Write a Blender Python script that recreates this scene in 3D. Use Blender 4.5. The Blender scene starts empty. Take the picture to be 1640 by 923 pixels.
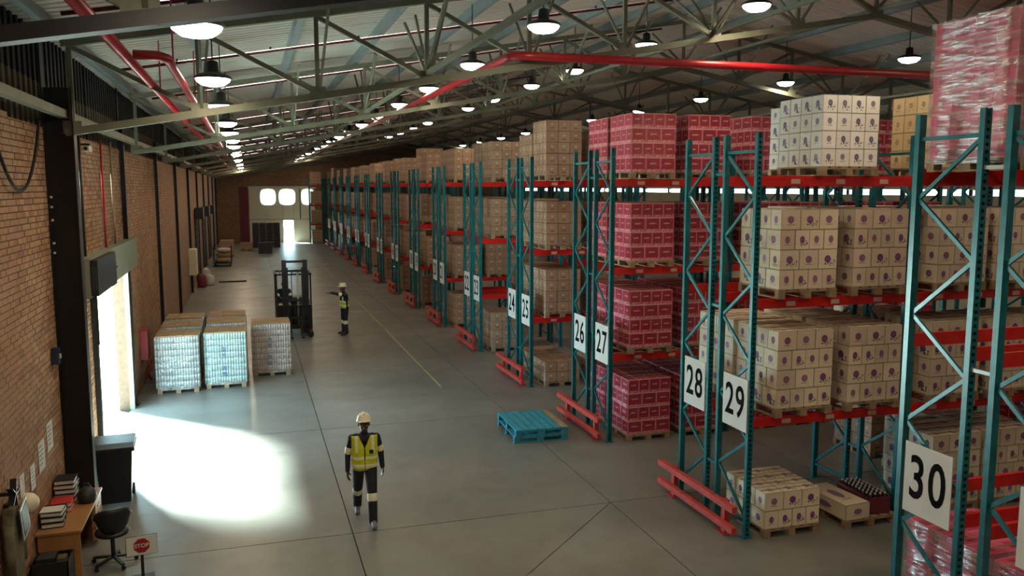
import bpy, bmesh, math, random
from mathutils import Vector, Matrix, Euler
random.seed(7)
R = math.radians
scn = bpy.context.scene
COL = scn.collection
PI = math.pi

# ------------------------------------------------------------------ camera
cam_d = bpy.data.cameras.new('camera'); cam = bpy.data.objects.new('camera', cam_d); COL.objects.link(cam)
scn.camera = cam
F_PX = 1350.0
cam_d.sensor_fit = 'HORIZONTAL'; cam_d.sensor_width = 36.0; cam_d.lens = 36.0 * F_PX / 1640.0
cam_d.clip_end = 500
PITCH = math.atan(161.5 / F_PX); YAW = math.atan(425 / (F_PX / math.cos(PITCH)))
cam.location = (0, 0, 5.4)
cam.rotation_euler = (PI / 2 - PITCH, 0, -YAW)

# ------------------------------------------------------------------ world, sun, exposure
w = bpy.data.worlds.new('sky'); scn.world = w; w.use_nodes = True
wn = w.node_tree.nodes; wn['Background'].inputs[0].default_value = (0.52, 0.86, 1.0, 1); wn['Background'].inputs[1].default_value = 24.0
sun_d = bpy.data.lights.new('sun', 'SUN'); sun_d.energy = 520; sun_d.angle = R(20); sun_d.color = (0.84, 1.0, 0.93)
sun = bpy.data.objects.new('sun', sun_d); COL.objects.link(sun)
sun.rotation_euler = Vector((0.58, -0.81, -0.78)).to_track_quat('-Z', 'Y').to_euler()
scn.view_settings.view_transform = 'Standard'; scn.view_settings.look = 'None'
scn.view_settings.gamma = 1.0; scn.view_settings.use_curve_mapping = False
scn.view_settings.exposure = -0.48
LAMP_W = 62; LAMP_COL = (1.0, 0.77, 0.49)

# portal at the open loading door guides the skylight into the building
pd = bpy.data.lights.new('door_portal', 'AREA'); pd.shape = 'RECTANGLE'; pd.size = 4.3; pd.size_y = 3.4; pd.cycles.is_portal = True
po = bpy.data.objects.new('door_portal', pd); COL.objects.link(po); po.location = (-3.0, 19.8, 1.72)
po.rotation_euler = Vector((1, 0, 0)).to_track_quat('-Z', 'Z').to_euler()

# ------------------------------------------------------------------ helpers
class MB:
    def __init__(s): s.v = []; s.f = []; s.m = []; s.uv = []; s.sm = []
    def face(s, idx, mi=0, uv=None, smooth=False):
        s.f.append(tuple(idx)); s.m.append(mi); s.sm.append(smooth)
        s.uv.append(uv or [(0, 0), (1, 0), (1, 1), (0, 1)][:len(idx)] + [(0, 0)] * max(0, len(idx) - 4))
    def box(s, x0, x1, y0, y1, z0, z1, mi=0, M=None):
        b = len(s.v)
        P = [(x0, y0, z0), (x1, y0, z0), (x1, y1, z0), (x0, y1, z0), (x0, y0, z1), (x1, y0, z1), (x1, y1, z1), (x0, y1, z1)]
        if M is not None: P = [tuple(M @ Vector(p)) for p in P]
        s.v += P
        for q in ((0, 1, 5, 4), (1, 2, 6, 5), (2, 3, 7, 6), (3, 0, 4, 7), (4, 5, 6, 7), (3, 2, 1, 0)):
            s.face([b + i for i in q], mi)
        return s
    def cbox(s, c, d, mi=0, M=None):
        return s.box(c[0] - d[0] / 2, c[0] + d[0] / 2, c[1] - d[1] / 2, c[1] + d[1] / 2, c[2] - d[2] / 2, c[2] + d[2] / 2, mi, M)
    def bar(s, a, b, wd, ht=None, mi=0, up=(0, 0, 1)):
        a = Vector(a); b = Vector(b); d = b - a; L = d.length; d.normalize(); ht = ht or wd
        u = Vector(up)
        if abs(d.dot(u)) > .98: u = Vector((0, 1, 0))
        sd = d.cross(u).normalized(); u = sd.cross(d).normalized()
        M = Matrix((( sd.x, d.x, u.x, a.x), (sd.y, d.y, u.y, a.y), (sd.z, d.z, u.z, a.z), (0, 0, 0, 1)))
        return s.box(-wd / 2, wd / 2, 0, L, -ht / 2, ht / 2, mi, M)
    def tube(s, pts, r, n=8, mi=0, cap=True):
        pts = [Vector(p) for p in pts]; rs = r if isinstance(r, (list, tuple)) else [r] * len(pts)
        b0 = len(s.v); ref = None
        for i, p in enumerate(pts):
            d = (pts[min(i + 1, len(pts) - 1)] - pts[max(i - 1, 0)])
            if d.length < 1e-9: d = Vector((0, 0, 1))
            d.normalize()
            if ref is None: ref = Vector((0, 0, 1)) if abs(d.z) < .9 else Vector((1, 0, 0))
            sd = d.cross(ref)
            if sd.length < 1e-4: sd = d.cross(Vector((0, 1, 0)))
            sd.normalize(); u = sd.cross(d).normalized(); ref = u
            for k in range(n):
                t = 2 * PI * k / n; s.v.append(tuple(p + (sd * math.cos(t) + u * math.sin(t)) * rs[i]))
        for i in range(len(pts) - 1):
            for k in range(n):
                a = b0 + i * n + k; c = b0 + i * n + (k + 1) % n
                s.face((a, c, c + n, a + n), mi, smooth=True)
        if cap:
            s.face([b0 + k for k in range(n)][::-1], mi); s.face([b0 + (len(pts) - 1) * n + k for k in range(n)], mi)
        return s
    def lathe(s, prof, n=20, mi=0, c=(0, 0, 0), sx=1, sy=1):
        b0 = len(s.v)
        for (r, z) in prof:
            for k in range(n):
                t = 2 * PI * k / n; s.v.append((c[0] + r * sx * math.cos(t), c[1] + r * sy * math.sin(t), c[2] + z))
        for i in range(len(prof) - 1):
            for k in range(n):
                a = b0 + i * n + k; d = b0 + i * n + (k + 1) % n
                s.face((a, d, d + n, a + n), mi, smooth=True)
        s.face([b0 + k for k in range(n)][::-1], mi); s.face([b0 + (len(prof) - 1) * n + k for k in range(n)], mi)
        return s
    def prism(s, poly, axis, a, b, mi=0):
        # poly 2D, extruded along axis from a to b
        b0 = len(s.v); n = len(poly)
        def P(p, t):
            return {'x': (t, p[0], p[1]), 'y': (p[0], t, p[1]), 'z': (p[0], p[1], t)}[axis]
        s.v += [P(p, a) for p in poly] + [P(p, b) for p in poly]
        s.face([b0 + i for i in range(n)][::-1], mi); s.face([b0 + n + i for i in range(n)], mi)
        for i in range(n):
            j = (i + 1) % n; s.face((b0 + i, b0 + j, b0 + n + j, b0 + n + i), mi)
        return s
    def mesh(s, name, mats, fix=False):
        me = bpy.data.meshes.new(name); me.from_pydata(s.v, [], s.f)
        for m in (mats if isinstance(mats, (list, tuple)) else [mats]): me.materials.append(m)
        me.polygons.foreach_set('material_index', s.m)
        me.polygons.foreach_set('use_smooth', s.sm)
        uvl = me.uv_layers.new(name='UVMap'); flat = []
        for f, u in zip(s.f, s.uv):
            for i in range(len(f)): flat += list(u[i]) if i < len(u) else [0, 0]
        uvl.data.foreach_set('uv', flat)
        if fix:
            bm = bmesh.new(); bm.from_mesh(me); bmesh.ops.recalc_face_normals(bm, faces=bm.faces); bm.to_mesh(me); bm.free()
        me.update(); return me
    def build(s, name, mats, parent=None, loc=None, fix=True):
        return link(name, s.mesh(name, mats, fix), parent, loc)

def link(name, me, parent=None, loc=None, rot=None):
    o = bpy.data.objects.new(name, me); COL.objects.link(o)
    if parent is not None: o.parent = parent
    if loc is not None: o.location = loc
    if rot is not None: o.rotation_euler = rot
    return o
def tag(o, label=None, cat=None, group=None, kind=None):
    if label: o['label'] = label
    if cat: o['category'] = cat
    if group: o['group'] = group
    if kind: o['kind'] = kind
    return o
def empty(name, loc=(0, 0, 0), rz=0, label=None, cat=None, group=None, kind=None):
    o = bpy.data.objects.new(name, None); COL.objects.link(o); o.location = loc; o.rotation_euler = (0, 0, rz); o.empty_display_size = .1
    return tag(o, label, cat, group, kind)

ORD = ['first', 'second', 'third', 'fourth', 'fifth', 'sixth', 'seventh', 'eighth', 'ninth', 'tenth', 'eleventh', 'twelfth', 'thirteenth', 'fourteenth', 'fifteenth', 'sixteenth', 'seventeenth', 'eighteenth', 'nineteenth', 'twentieth']

# ------------------------------------------------------------------ materials
class NT:
    def __init__(s, name):
        s.m = bpy.data.materials.new(name); s.m.use_nodes = True; s.t = s.m.node_tree; s.n = s.t.nodes
        s.b = s.n['Principled BSDF']
    def new(s, ty, **k):
        x = s.n.new(ty)
        for a, v in k.items(): setattr(x, a, v)
        return x
    def L(s, a, b): s.t.links.new(a, b)
    def math(s, op, a, b=None, c=None):
        x = s.new('ShaderNodeMath', operation=op)
        for i, v in enumerate((a, b, c)):
            if v is None: continue
            if isinstance(v, (int, float)): x.inputs[i].default_value = v
            else: s.L(v, x.inputs[i])
        return x.outputs[0]
    def rect(s, u, v, cu, cv, hw, hh):
        a = s.math('LESS_THAN', s.math('ABSOLUTE', s.math('SUBTRACT', u, cu)), hw)
        b = s.math('LESS_THAN', s.math('ABSOLUTE', s.math('SUBTRACT', v, cv)), hh)
        return s.math('MULTIPLY', a, b)
    def disc(s, u, v, cu, cv, ru, rv):
        a = s.math('DIVIDE', s.math('SUBTRACT', u, cu), ru); b = s.math('DIVIDE', s.math('SUBTRACT', v, cv), rv)
        return s.math('LESS_THAN', s.math('ADD', s.math('MULTIPLY', a, a), s.math('MULTIPLY', b, b)), 1.0)
    def mix(s, f, a, b):
        x = s.new('ShaderNodeMix', data_type='RGBA')
        for i, v in ((0, f), (6, a), (7, b)):
            if isinstance(v, (int, float)): x.inputs[i].default_value = v
            elif isinstance(v, tuple): x.inputs[i].default_value = (*v, 1) if len(v) == 3 else v
            else: s.L(v, x.inputs[i])
        return x.outputs[2]
    def noise(s, scale, detail=3, vec=None, out=0):
        x = s.new('ShaderNodeTexNoise'); x.inputs['Scale'].default_value = scale; x.inputs['Detail'].default_value = detail
        if vec is None: vec = s.new('ShaderNodeTexCoord').outputs['Object']
        s.L(vec, x.inputs['Vector']); return x.outputs[out]
    def ramp(s, f, lo, hi):
        x = s.new('ShaderNodeMapRange'); s.L(f, x.inputs[0]); x.inputs[1].default_value = lo; x.inputs[2].default_value = hi
        return x.outputs[0]
    def bump(s, h, st, dist=.01):
        x = s.new('ShaderNodeBump'); x.inputs['Strength'].default_value = st; x.inputs['Distance'].default_value = dist
        s.L(h, x.inputs['Height']); s.L(x.outputs[0], s.b.inputs['Normal'])
    def base(s, c):
        if isinstance(c, tuple): s.b.inputs['Base Color'].default_value = (*c, 1)
        else: s.L(c, s.b.inputs['Base Color'])
    def props(s, rough=.6, metal=0, spec=.5):
        s.b.inputs['Roughness'].default_value = rough; s.b.inputs['Metallic'].default_value = metal
        s.b.inputs['Specular IOR Level'].default_value = spec; return s.m
    def rand(s): return s.new('ShaderNodeObjectInfo').outputs['Random']
    def uv(s):
        x = s.new('ShaderNodeSeparateXYZ'); s.L(s.new('ShaderNodeTexCoord').outputs['UV'], x.inputs[0]); return x.outputs[0], x.outputs[1]

def plain(name, c, rough=.6, metal=0, var=.25, scale=6, spec=.5, bump=0):
    t = NT(name); n = t.noise(scale, 4)
    dark = tuple(x * (1 - var) for x in c); t.base(t.mix(t.ramp(n, .3, .7), dark, c))
    if bump: t.bump(n, bump)
    return t.props(rough, metal, spec)
def emit(name, c, st):
    t = NT(name); t.b.inputs['Base Color'].default_value = (.8, .8, .8, 1)
    t.b.inputs['Emission Color'].default_value = (*c, 1); t.b.inputs['Emission Strength'].default_value = st
    return t.m

M = {}
M['teal'] = plain('teal_paint', (.005, .15, .18), .3, .1, .35, 9)
M['red'] = plain('red_beam_paint', (.62, .014, .012), .38, .05, .3, 5)
M['barrier'] = plain('barrier_paint', (.56, .06, .05), .5, 0, .3, 5)
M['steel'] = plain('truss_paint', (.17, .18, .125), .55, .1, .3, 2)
M['purlin'] = plain('purlin_paint', (.20, .25, .26), .5, .1, .25, 2)
M['galv'] = plain('galvanised_steel', (.55, .57, .55), .4, .7, .2, 8)
M['pipe'] = plain('red_pipe_paint', (.40, .012, .02), .35, 0, .2, 3)
M['branch'] = plain('branch_pipe_paint', (.10, .02, .02), .8, 0, .2, 3, spec=.15)
M['black'] = plain('black_plastic', (.012, .013, .018), .4, 0, .3, 10)
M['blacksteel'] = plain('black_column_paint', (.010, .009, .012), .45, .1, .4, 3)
M['darkgrey'] = plain('dark_grey_metal', (.035, .038, .04), .45, .3, .3, 5)
M['rubber'] = plain('black_rubber', (.012, .012, .012), .8, 0, .2, 10)
M['wood'] = plain('pallet_wood', (.34, .24, .14), .8, 0, .4, 7)
M['deskwood'] = plain('desk_veneer', (.40, .20, .075), .3, 0, .3, 3)
M['bluepaint'] = plain('blue_pallet_paint', (.03, .30, .44), .6, 0, .35, 8)
M['paper'] = plain('paper', (.62, .62, .58), .7, 0, .08, 5)
M['signwhite'] = plain('sign_board', (.72, .74, .72), .5, 0, .08, 4)
M['signblack'] = plain('sign_numerals', (.006, .006, .007), .95, spec=.05)
M['stopred'] = plain('stop_red', (.38, .015, .02), .5)
M['binder_red'] = plain('red_folder', (.5, .02, .02), .5)
M['cream'] = plain('cream_panel', (.70, .66, .50), .6, 0, .12, .8)
M['lintel'] = plain('lintel_concrete', (.20, .21, .155), .7, 0, .2, 1.5)
M['redpanel'] = plain('maroon_panel', (.16, .02, .035), .6, 0, .2, 1)
M['glassy'] = emit('lit_window', (.80, 1.0, .92), 3.0)
M['strip'] = emit('lit_strip_window', (.86, 1.0, .95), 4.0)
M['lampglow'] = emit('lamp_glow', (1.0, .97, .84), 22)
M['acrylic'] = emit('lamp_acrylic_dome', (1.0, .93, .74), .8)
M['alu'] = plain('lamp_reflector', (.5, .5, .48), .3, .8, .1, 5)
M['card'] = plain('tan_cardboard', (.33, .22, .12), .75, 0, .2, 3)
M['ground'] = plain('yard_concrete', (.5, .5, .46), .9, 0, .1, 1)
M['skin'] = plain('skin', (.10, .045, .028), .5, 0, .15, 10)
M['navy'] = plain('navy_overalls', (.010, .013, .026), .8, 0, .35, 9, bump=.3)
M['hiviz'] = plain('hi_vis_yellow', (.62, .68, .02), .6, 0, .2, 12)
M['reflect'] = plain('reflective_tape', (.85, .87, .62), .35, 0, .1, 20)
M['helmet'] = plain('helmet_plastic', (.75, .68, .52), .3, 0, .06, 4)
M['boot'] = plain('boot_leather', (.02, .02, .022), .5)
M['shoewhite'] = plain('pale_toe', (.12, .13, .14), .5)
M['eye'] = plain('eye_white', (.5, .5, .48), .3)
M['greencloth'] = plain('grey_green_cloth', (.14, .13, .08), .9, 0, .5, 8)
M['bluelabel'] = plain('blue_label', (.05, .16, .26), .6)
M['navybox'] = plain('navy_enclosure', (.015, .025, .07), .5)
M['bottle'] = plain('dark_bottle', (.02, .018, .03), .2)
M['capwhite'] = plain('pale_cap', (.6, .6, .6), .4)
M['yellowline'] = plain('worn_yellow_paint', (.34, .33, .2), .6, 0, .4, 3)
M['beamlabel'] = plain('beam_label', (.55, .42, .36), .6)

# floor concrete
t = NT('floor_concrete'); n1 = t.noise(.35, 6); n2 = t.noise(3.5, 6); geo = t.new('ShaderNodeNewGeometry').outputs['Position']
n1 = t.noise(.28, 6, geo); n2 = t.noise(2.6, 7, geo); n3 = t.noise(.9, 5, geo)
c = t.mix(t.ramp(n1, .3, .7), (.135, .14, .128), (.23, .235, .22)); c = t.mix(t.math('MULTIPLY', t.ramp(n2, .45, .75), .35), c, (.12, .115, .10))
c = t.mix(t.math('MULTIPLY', t.ramp(n3, .58, .72), .4), c, (.10, .095, .08)); c = t.mix(t.math('MULTIPLY', t.rand(), .12), c, (.1, .1, .09))
t.base(c); rr = t.math('MULTIPLY_ADD', n3, .28, .22); t.L(rr, t.b.inputs['Roughness']); t.bump(n2, .08, .01)
t.b.inputs['Specular IOR Level'].default_value = .5; M['floor'] = t.m
M['joint'] = plain('joint_filler', (.03, .028, .025), .9)
# brick
t = NT('brick_clay'); isl = t.new('ShaderNodeNewGeometry').outputs['Random Per Island']; geo = t.new('ShaderNodeNewGeometry').outputs['Position']
c = t.mix(isl, (.21, .10, .05), (.36, .20, .105)); c = t.mix(t.math('MULTIPLY', t.ramp(t.noise(.7, 5, geo), .45, .7), .5), c, (.42, .30, .19))
c = t.mix(t.math('MULTIPLY', t.ramp(t.noise(.25, 3, geo), .5, .65), .35), c, (.2, .11, .07))
t.base(c); t.bump(t.noise(40, 3), .3, .004); M['brick'] = t.props(.85)
M['mortar'] = plain('mortar', (.09, .06, .04), .95, 0, .3, 10)
# far brickwork, courses too small to model
t = NT('far_brickwork'); geo = t.new('ShaderNodeNewGeometry').outputs['Position']; sp = t.new('ShaderNodeSeparateXYZ'); t.L(geo, sp.inputs[0])
cb = t.new('ShaderNodeCombineXYZ'); t.L(t.math('ADD', sp.outputs[0], sp.outputs[1]), cb.inputs[0]); t.L(sp.outputs[2], cb.inputs[1])
bt = t.new('ShaderNodeTexBrick'); t.L(cb.outputs[0], bt.inputs['Vector'])
bt.inputs['Color1'].default_value = (.24, .125, .07, 1); bt.inputs['Color2'].default_value = (.34, .20, .12, 1); bt.inputs['Mortar'].default_value = (.08, .05, .035, 1)
bt.inputs['Scale'].default_value = 1; bt.inputs['Mortar Size'].default_value = .008; bt.inputs['Brick Width'].default_value = .23; bt.inputs['Row Height'].default_value = .086
c = t.mix(t.math('MULTIPLY', t.ramp(t.noise(.3, 4, geo), .4, .7), .4), bt.outputs[0], (.26, .17, .10))
t.base(c); M['farbrick'] = t.props(.85)
# roof sheet
t = NT('roof_sheet'); geo = t.new('ShaderNodeNewGeometry').outputs['Position']
c = t.mix(t.ramp(t.noise(.4, 4, geo), .3, .7), (.66, .64, .56), (.84, .82, .74)); t.base(c); M['roof'] = t.props(.55, 0, .3)
M['darkclad'] = plain('shaded_cladding_dark_slat', (.008, .008, .007), .7, 0, .3, 1)
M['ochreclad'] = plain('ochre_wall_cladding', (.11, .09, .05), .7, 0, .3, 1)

def carton_pink(name, wrapped=False):
    t = NT(name); u, v = t.uv(); rnd = t.rand()
    body = t.mix(rnd, (.42, .010, .062), (.54, .02, .095))
    inner = t.rect(u, v, .5, .5, .482, .468)
    pan = t.rect(u, v, .5, .58, .42, .34); txt = t.rect(u, v, .5, .60, .24, .05)
    band = t.rect(u, v, .5, .13, .42, .07)
    c = t.mix(inner, (.74, .42, .45), body)
    c = t.mix(pan, c, (.29, .003, .026)); c = t.mix(t.math('MULTIPLY', txt, t.math('GREATER_THAN', t.noise(60, 1), .48)), c, (.72, .40, .42))
    c = t.mix(t.math('MULTIPLY', band, t.math('GREATER_THAN', t.noise(45, 1), .5)), c, (.7, .5, .48))
    t.base(c); return t.props(.5 if not wrapped else .35)
M['pink'] = carton_pink('magenta_carton')
def carton_spot(name, base_lo, base_hi, spot, ru=.12, marks=.35, cv=.5):
    t = NT(name); u, v = t.uv(); rnd = t.rand()
    body = t.mix(rnd, base_lo, base_hi)
    edge = t.rect(u, v, .5, .5, .485, .475); c = t.mix(edge, tuple(x * .55 for x in base_lo), body)
    r2 = t.math('FRACT', t.math('MULTIPLY', rnd, 7.31)); rr = t.math('MULTIPLY_ADD', r2, .25, .8)
    d = t.disc(u, v, .5, cv, ru, ru * 1.12); ring = t.disc(u, v, .5, cv, ru * .55, ru * .6)
    c = t.mix(t.math('MULTIPLY', d, rr), c, spot); c = t.mix(t.math('MULTIPLY', ring, .35), c, tuple(min(1, x * 2.5) for x in spot))
    word = t.math('MULTIPLY', t.rect(u, v, .5, cv - .25, .2, .03), t.math('GREATER_THAN', t.noise(70, 1), .5)); c = t.mix(t.math('MULTIPLY', word, .8), c, (.12, .08, .09))
    sc = t.math('MULTIPLY', t.rect(u, v, .62, .3, .28, .16), t.math('MULTIPLY', t.math('GREATER_THAN', r2, 1 - marks), t.math('GREATER_THAN', t.noise(38, 2), .56)))
    c = t.mix(sc, c, (.05, .03, .06))
    t.base(c); return t.props(.6)
M['white'] = carton_spot('cream_carton', (.62, .54, .40), (.76, .68, .52), (.15, .03, .16), .17, .5)
M['print'] = carton_spot('white_print_carton', (.78, .80, .76), (.9, .92, .88), (.10, .10, .20), .16, .7, .55)
M['tan'] = carton_spot('tan_carton', (.62, .46, .24), (.76, .60, .34), (.28, .16, .10), .14, .1)
def carton_brown(name):
    t = NT(name); u, v = t.uv(); rnd = t.rand()
    body = t.mix(rnd, (.30, .18, .115), (.42, .27, .18)); edge = t.rect(u, v, .5, .5, .485, .47)
    c = t.mix(edge, (.16, .09, .06), body)
    c = t.mix(t.rect(u, v, .5, .62, .10, .07), c, (.62, .50, .38)); c = t.mix(t.math('MULTIPLY', t.rect(u, v, .5, .28, .2, .07), t.math('GREATER_THAN', t.noise(50, 1), .52)), c, (.1, .06, .06))
    t.base(c); return t.props(.6)
M['brown'] = carton_brown('brown_carton')
t = NT('pink_bare'); c = t.mix(t.rand(), (.66, .06, .17), (.80, .11, .27)); u, v = t.uv(); c = t.mix(t.rect(u, v, .5, .5, .49, .46), (.75, .35, .42), c)
c = t.mix(t.rect(u, v, .5, .5, .16, .28), c, (.42, .02, .08)); t.base(c); M['pinkplain'] = t.props(.4)
# shrink film
def film(name, op, col=(.9, .95, .95), dif=.45):
    t = NT(name); t.n.remove(t.b); out = t.n['Material Output']
    geo = t.new('ShaderNodeNewGeometry').outputs['Position']
    mp = t.new('ShaderNodeMapping'); t.L(geo, mp.inputs[0]); mp.inputs['Scale'].default_value = (1.2, 1.2, 7)
    n = t.noise(2.6, 5, mp.outputs[0])
    bp = t.new('ShaderNodeBump'); bp.inputs['Strength'].default_value = 1; bp.inputs['Distance'].default_value = .05; t.L(n, bp.inputs['Height'])
    gl = t.new('ShaderNodeBsdfGlossy'); gl.inputs['Color'].default_value = (*col, 1); gl.inputs['Roughness'].default_value = .22; t.L(bp.outputs[0], gl.inputs['Normal'])
    df = t.new('ShaderNodeBsdfDiffuse'); df.inputs['Color'].default_value = (*col, 1); t.L(bp.outputs[0], df.inputs['Normal'])
    m1 = t.new('ShaderNodeMixShader'); m1.inputs[0].default_value = dif; t.L(gl.outputs[0], m1.inputs[1]); t.L(df.outputs[0], m1.inputs[2])
    tr = t.new('ShaderNodeBsdfTransparent'); m2 = t.new('ShaderNodeMixShader')
    t.L(t.math('MULTIPLY_ADD', t.ramp(n, .42, .62), op, op * .4), m2.inputs[0]); t.L(tr.outputs[0], m2.inputs[1]); t.L(m1.outputs[0], m2.inputs[2])
    t.L(m2.outputs[0], out.inputs[0]); return t.m
M['film'] = film('shrink_film', .22)
M['heavyfilm'] = film('heavy_shrink_film', .42, (1, 1, 1), .22)
M['lightfilm'] = film('thin_shrink_film', .05)

# ------------------------------------------------------------------ SETTING
XL, XR, Y0, Y1 = -2.9, 27.3, -13.0, 86.0
RIDGE = 12.2
def bot(x): return 6.28 + .175 * (x + 2.3) if x < RIDGE else 6.28 + .175 * (RIDGE + 2.3) - .175 * (x - RIDGE)
def roofz(x): return bot(x) + 1.62

# floor: slab bed plus individual slabs with recessed joints
fl = MB().box(XL - .3, XR + .3, Y0, Y1 + .3, -.3, -.022).build('floor', M['joint']); tag(fl, kind='structure')
xs = [XL, 1.4, 5.8, 10.2, 14.6, 19.0, 23.4, XR]; ys = [Y0, -5.15, .85, 6.85, 12.85] + [12.85 + 6 * k for k in range(1, 13)] + [Y1]
g = .009
for i in range(len(xs) - 1):
    for j in range(len(ys) - 1):
        x0, x1, y0, y1 = xs[i] + g, xs[i + 1] - g, ys[j] + g, ys[j + 1] - g
        if i == 1 and j == 3:
            # the slab cracked on its diagonal
            ya = 12.85 - (5.8 - 1.4) * .97
            MB().prism([(x0, y1), (x0, ya + .012), (x1 - .012, y1)], 'z', -.03, 0).build('slab', M['floor'], fl)
            MB().prism([(x0, y0), (x1, y0), (x1, y1 - .012), (x0, ya - .012)], 'z', -.03, 0).build('slab', M['floor'], fl)
        else:
            MB().box(x0, x1, y0, y1, -.03, 0).build('slab', M['floor'], fl)
ln = MB().box(4.83, 4.89, 22, 84, .001, .003).build('painted_line', M['yellowline'], fl)
yard = MB().box(-60, XL - .31, -40, 120, -.35, -.05).build('yard', M['ground']); tag(yard, kind='structure')
yard2 = MB().box(-60, 90, Y1 + .31, 160, -.35, -.05).build('yard', M['ground']); tag(yard2, kind='structure')

# left wall with the loading door opening
DY0, DY1, DZ = 17.55, 22.0, 3.43
wl = MB(); X0 = XL - .25; BR = 6.3
for (a, b, c_, d) in ((9.0, DY0, 0, BR), (DY1, 32.4, 0, BR), (DY0, DY1, DZ, BR)): wl.box(X0, XL - .012, a, b, c_ if c_ else -.3, d, 0)
wl.box(X0, XL, Y0 - .25, 9.0, -.3, BR, 1); wl.box(X0, XL, 32.4, Y1 + .3, -.3, BR, 1); wl.box(X0 - .04, X0, Y0 - .25, Y1 + .3, BR - .1, roofz(XL) + .05, 0)
wall_left = wl.build('wall_left', [M['mortar'], M['farbrick']]); tag(wall_left, kind='structure')
bh, bw = .086, .235
cand = []
course = 0; z = 0.0
while z < BR - .02:
    y = 9.0 - (bw / 2 if course % 2 else 0)
    while y < 32.4:
        a, b = max(y + .006, 9.0), min(y + bw - .006, 32.4)
        z0, z1 = z + .006, min(z + bh - .006, BR)
        if b - a > .04:
            if z0 < DZ:
                if a < DY0 < b: b = DY0
                if a < DY1 < b: a = DY1
            if not (z0 < DZ and a >= DY0 - .001 and b <= DY1 + .001) and b - a > .03:
                cand.append((a, b, z0, z1, random.uniform(-.003, .004)))
        y += bw
    z += bh; course += 1
vis = sorted([c for c in cand if c[0] > 10.9 and c[2] > 0.2 and not (13.9 < c[0] < 14.7)], key=lambda c: (c[0] ** 2 + (c[2] - 5.4) ** 2))
near = set(vis[:290])
sm = MB(); proto = MB().box(-.014, .012, 0, bw - .012, 0, bh - .012).mesh('brick', M['brick'])
for c in cand:
    if c in near and abs(c[1] - c[0] - (bw - .012)) < 1e-3:
        link('brick', proto, wall_left, (XL + c[4] - .004, c[0], c[2]))
    else: sm.box(XL - .014, XL + .004 + c[4], c[0], c[1], c[2], c[3])
o = sm.build('brickwork', M['brick'], wall_left, fix=False); o['kind'] = 'stuff'
# upper cladding: corrugated sheets between brick and roof
def corr(y0, y1, x, z0, z1, pitch=.3, dep=.04):
    m = MB(); y = y0
    while y < y1:
        m.box(x - .04, x, y, min(y + pitch * .55, y1), z0, z1); m.box(x - .04, x + dep, min(y + pitch * .55, y1), min(y + pitch, y1), z0, z1); y += pitch
    return m
zt = roofz(XL) + .02
yy = Y0; k = 0
while yy < Y1:
    ye = min(yy + 7.9, Y1); mm = M['ochreclad'] if (k == 2 or k > 3) else M['darkclad']
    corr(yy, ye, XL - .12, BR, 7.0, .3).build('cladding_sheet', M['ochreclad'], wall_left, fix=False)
    corr(yy, ye, XL - .12, 7.0, zt, .3).build('cladding_sheet', M['darkclad'], wall_left, fix=False); yy = ye; k += 1  # upper strip coloured near-black to stand for the shade under the roof
# right wall with strip window, gable walls
wr = MB().box(XR, XR + .25, Y0, Y1, -.3, 5.06).box(XR, XR + .25, Y0, Y1, 5.3, roofz(XR) + .05)
wall_right = wr.build('wall_right', M['cream']); tag(wall_right, kind='structure')
n = 0
yy = Y0
while yy < Y1 - .5:
    ye = min(yy + 3.6, Y1); wdw = MB().box(XR + .05, XR + .08, yy + .08, ye - .08, 5.08, 5.27).build('window_%d' % (n + 4), M['strip']); tag(wdw, kind='structure')
    MB().box(XR, XR + .2, ye - .08, ye + .08, 5.06, 5.3).build('mullion', M['darkgrey'], wdw); yy = ye; n += 1
# far gable
FW = Y1
g = MB()
def gablepoly(x0, x1, zb):
    xs_ = [x0] + ([RIDGE] if x0 < RIDGE < x1 else []) + [x1]
    return [(x0, zb)] + [(x1, zb)] + [(x, roofz(x) + .05) for x in reversed(xs_)]
g.prism(gablepoly(XL - .3, XR + .25, 5.45), 'y', FW, FW + .25, 0)
DX0, DX1, DH = 3.35, 4.3, 2.15
g.box(XL - .3, DX0, FW, FW + .25, -.3, 5.45, 0).box(DX0, DX1, FW, FW + .25, DH, 5.45, 0).box(DX1, XR + .25, FW, FW + .25, -.3, 5.45, 0)
wall_far = g.build('wall_far', M['farbrick']); tag(wall_far, kind='structure')
for (x0, x1, z0, z1, mat) in ((.15, 3.3, 2.3, 5.3, 'cream'), (4.35, 6.4, 2.3, 5.3, 'cream'), (3.3, 4.35, 2.3, 5.3, 'cream'), (4.35, 6.4, 0, 2.25, 'cream'), (.15, 3.3, 0, 2.25, 'cream'), (-.75, .1, .05, 5.4, 'redpanel')):
    MB().box(x0 + .015, x1 - .015, FW - .06, FW, z0, z1).build('cladding_panel', M[mat], wall_far)
MB().box(.1, 6.5, FW - .12, FW, 5.3, 5.5).build('rail', M['paper'], wall_far)
MB().box(4.93, 5.02, FW - .1, FW, 2.3, 5.3).build('downpipe', M['darkgrey'], wall_far)
for i, (cx, hw) in enumerate(((1.95, .72), (3.75, .78), (5.72, .62))):
    p = []
    for k in range(16):
        a = 2 * PI * k / 16; p.append((cx + hw * math.copysign(abs(math.cos(a)) ** .6, math.cos(a)), 4.45 + .78 * math.copysign(abs(math.sin(a)) ** .6, math.sin(a))))
    wd = MB().prism(p, 'y', FW - .10, FW - .065).build('window_%d' % (i + 1), M['glassy']); tag(wd, kind='structure')
wb = MB().prism(gablepoly(XL - .3, XR + .25, -.3), 'y', Y0 - .25, Y0).build('wall_back', M['farbrick']); tag(wb, kind='structure')
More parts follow.
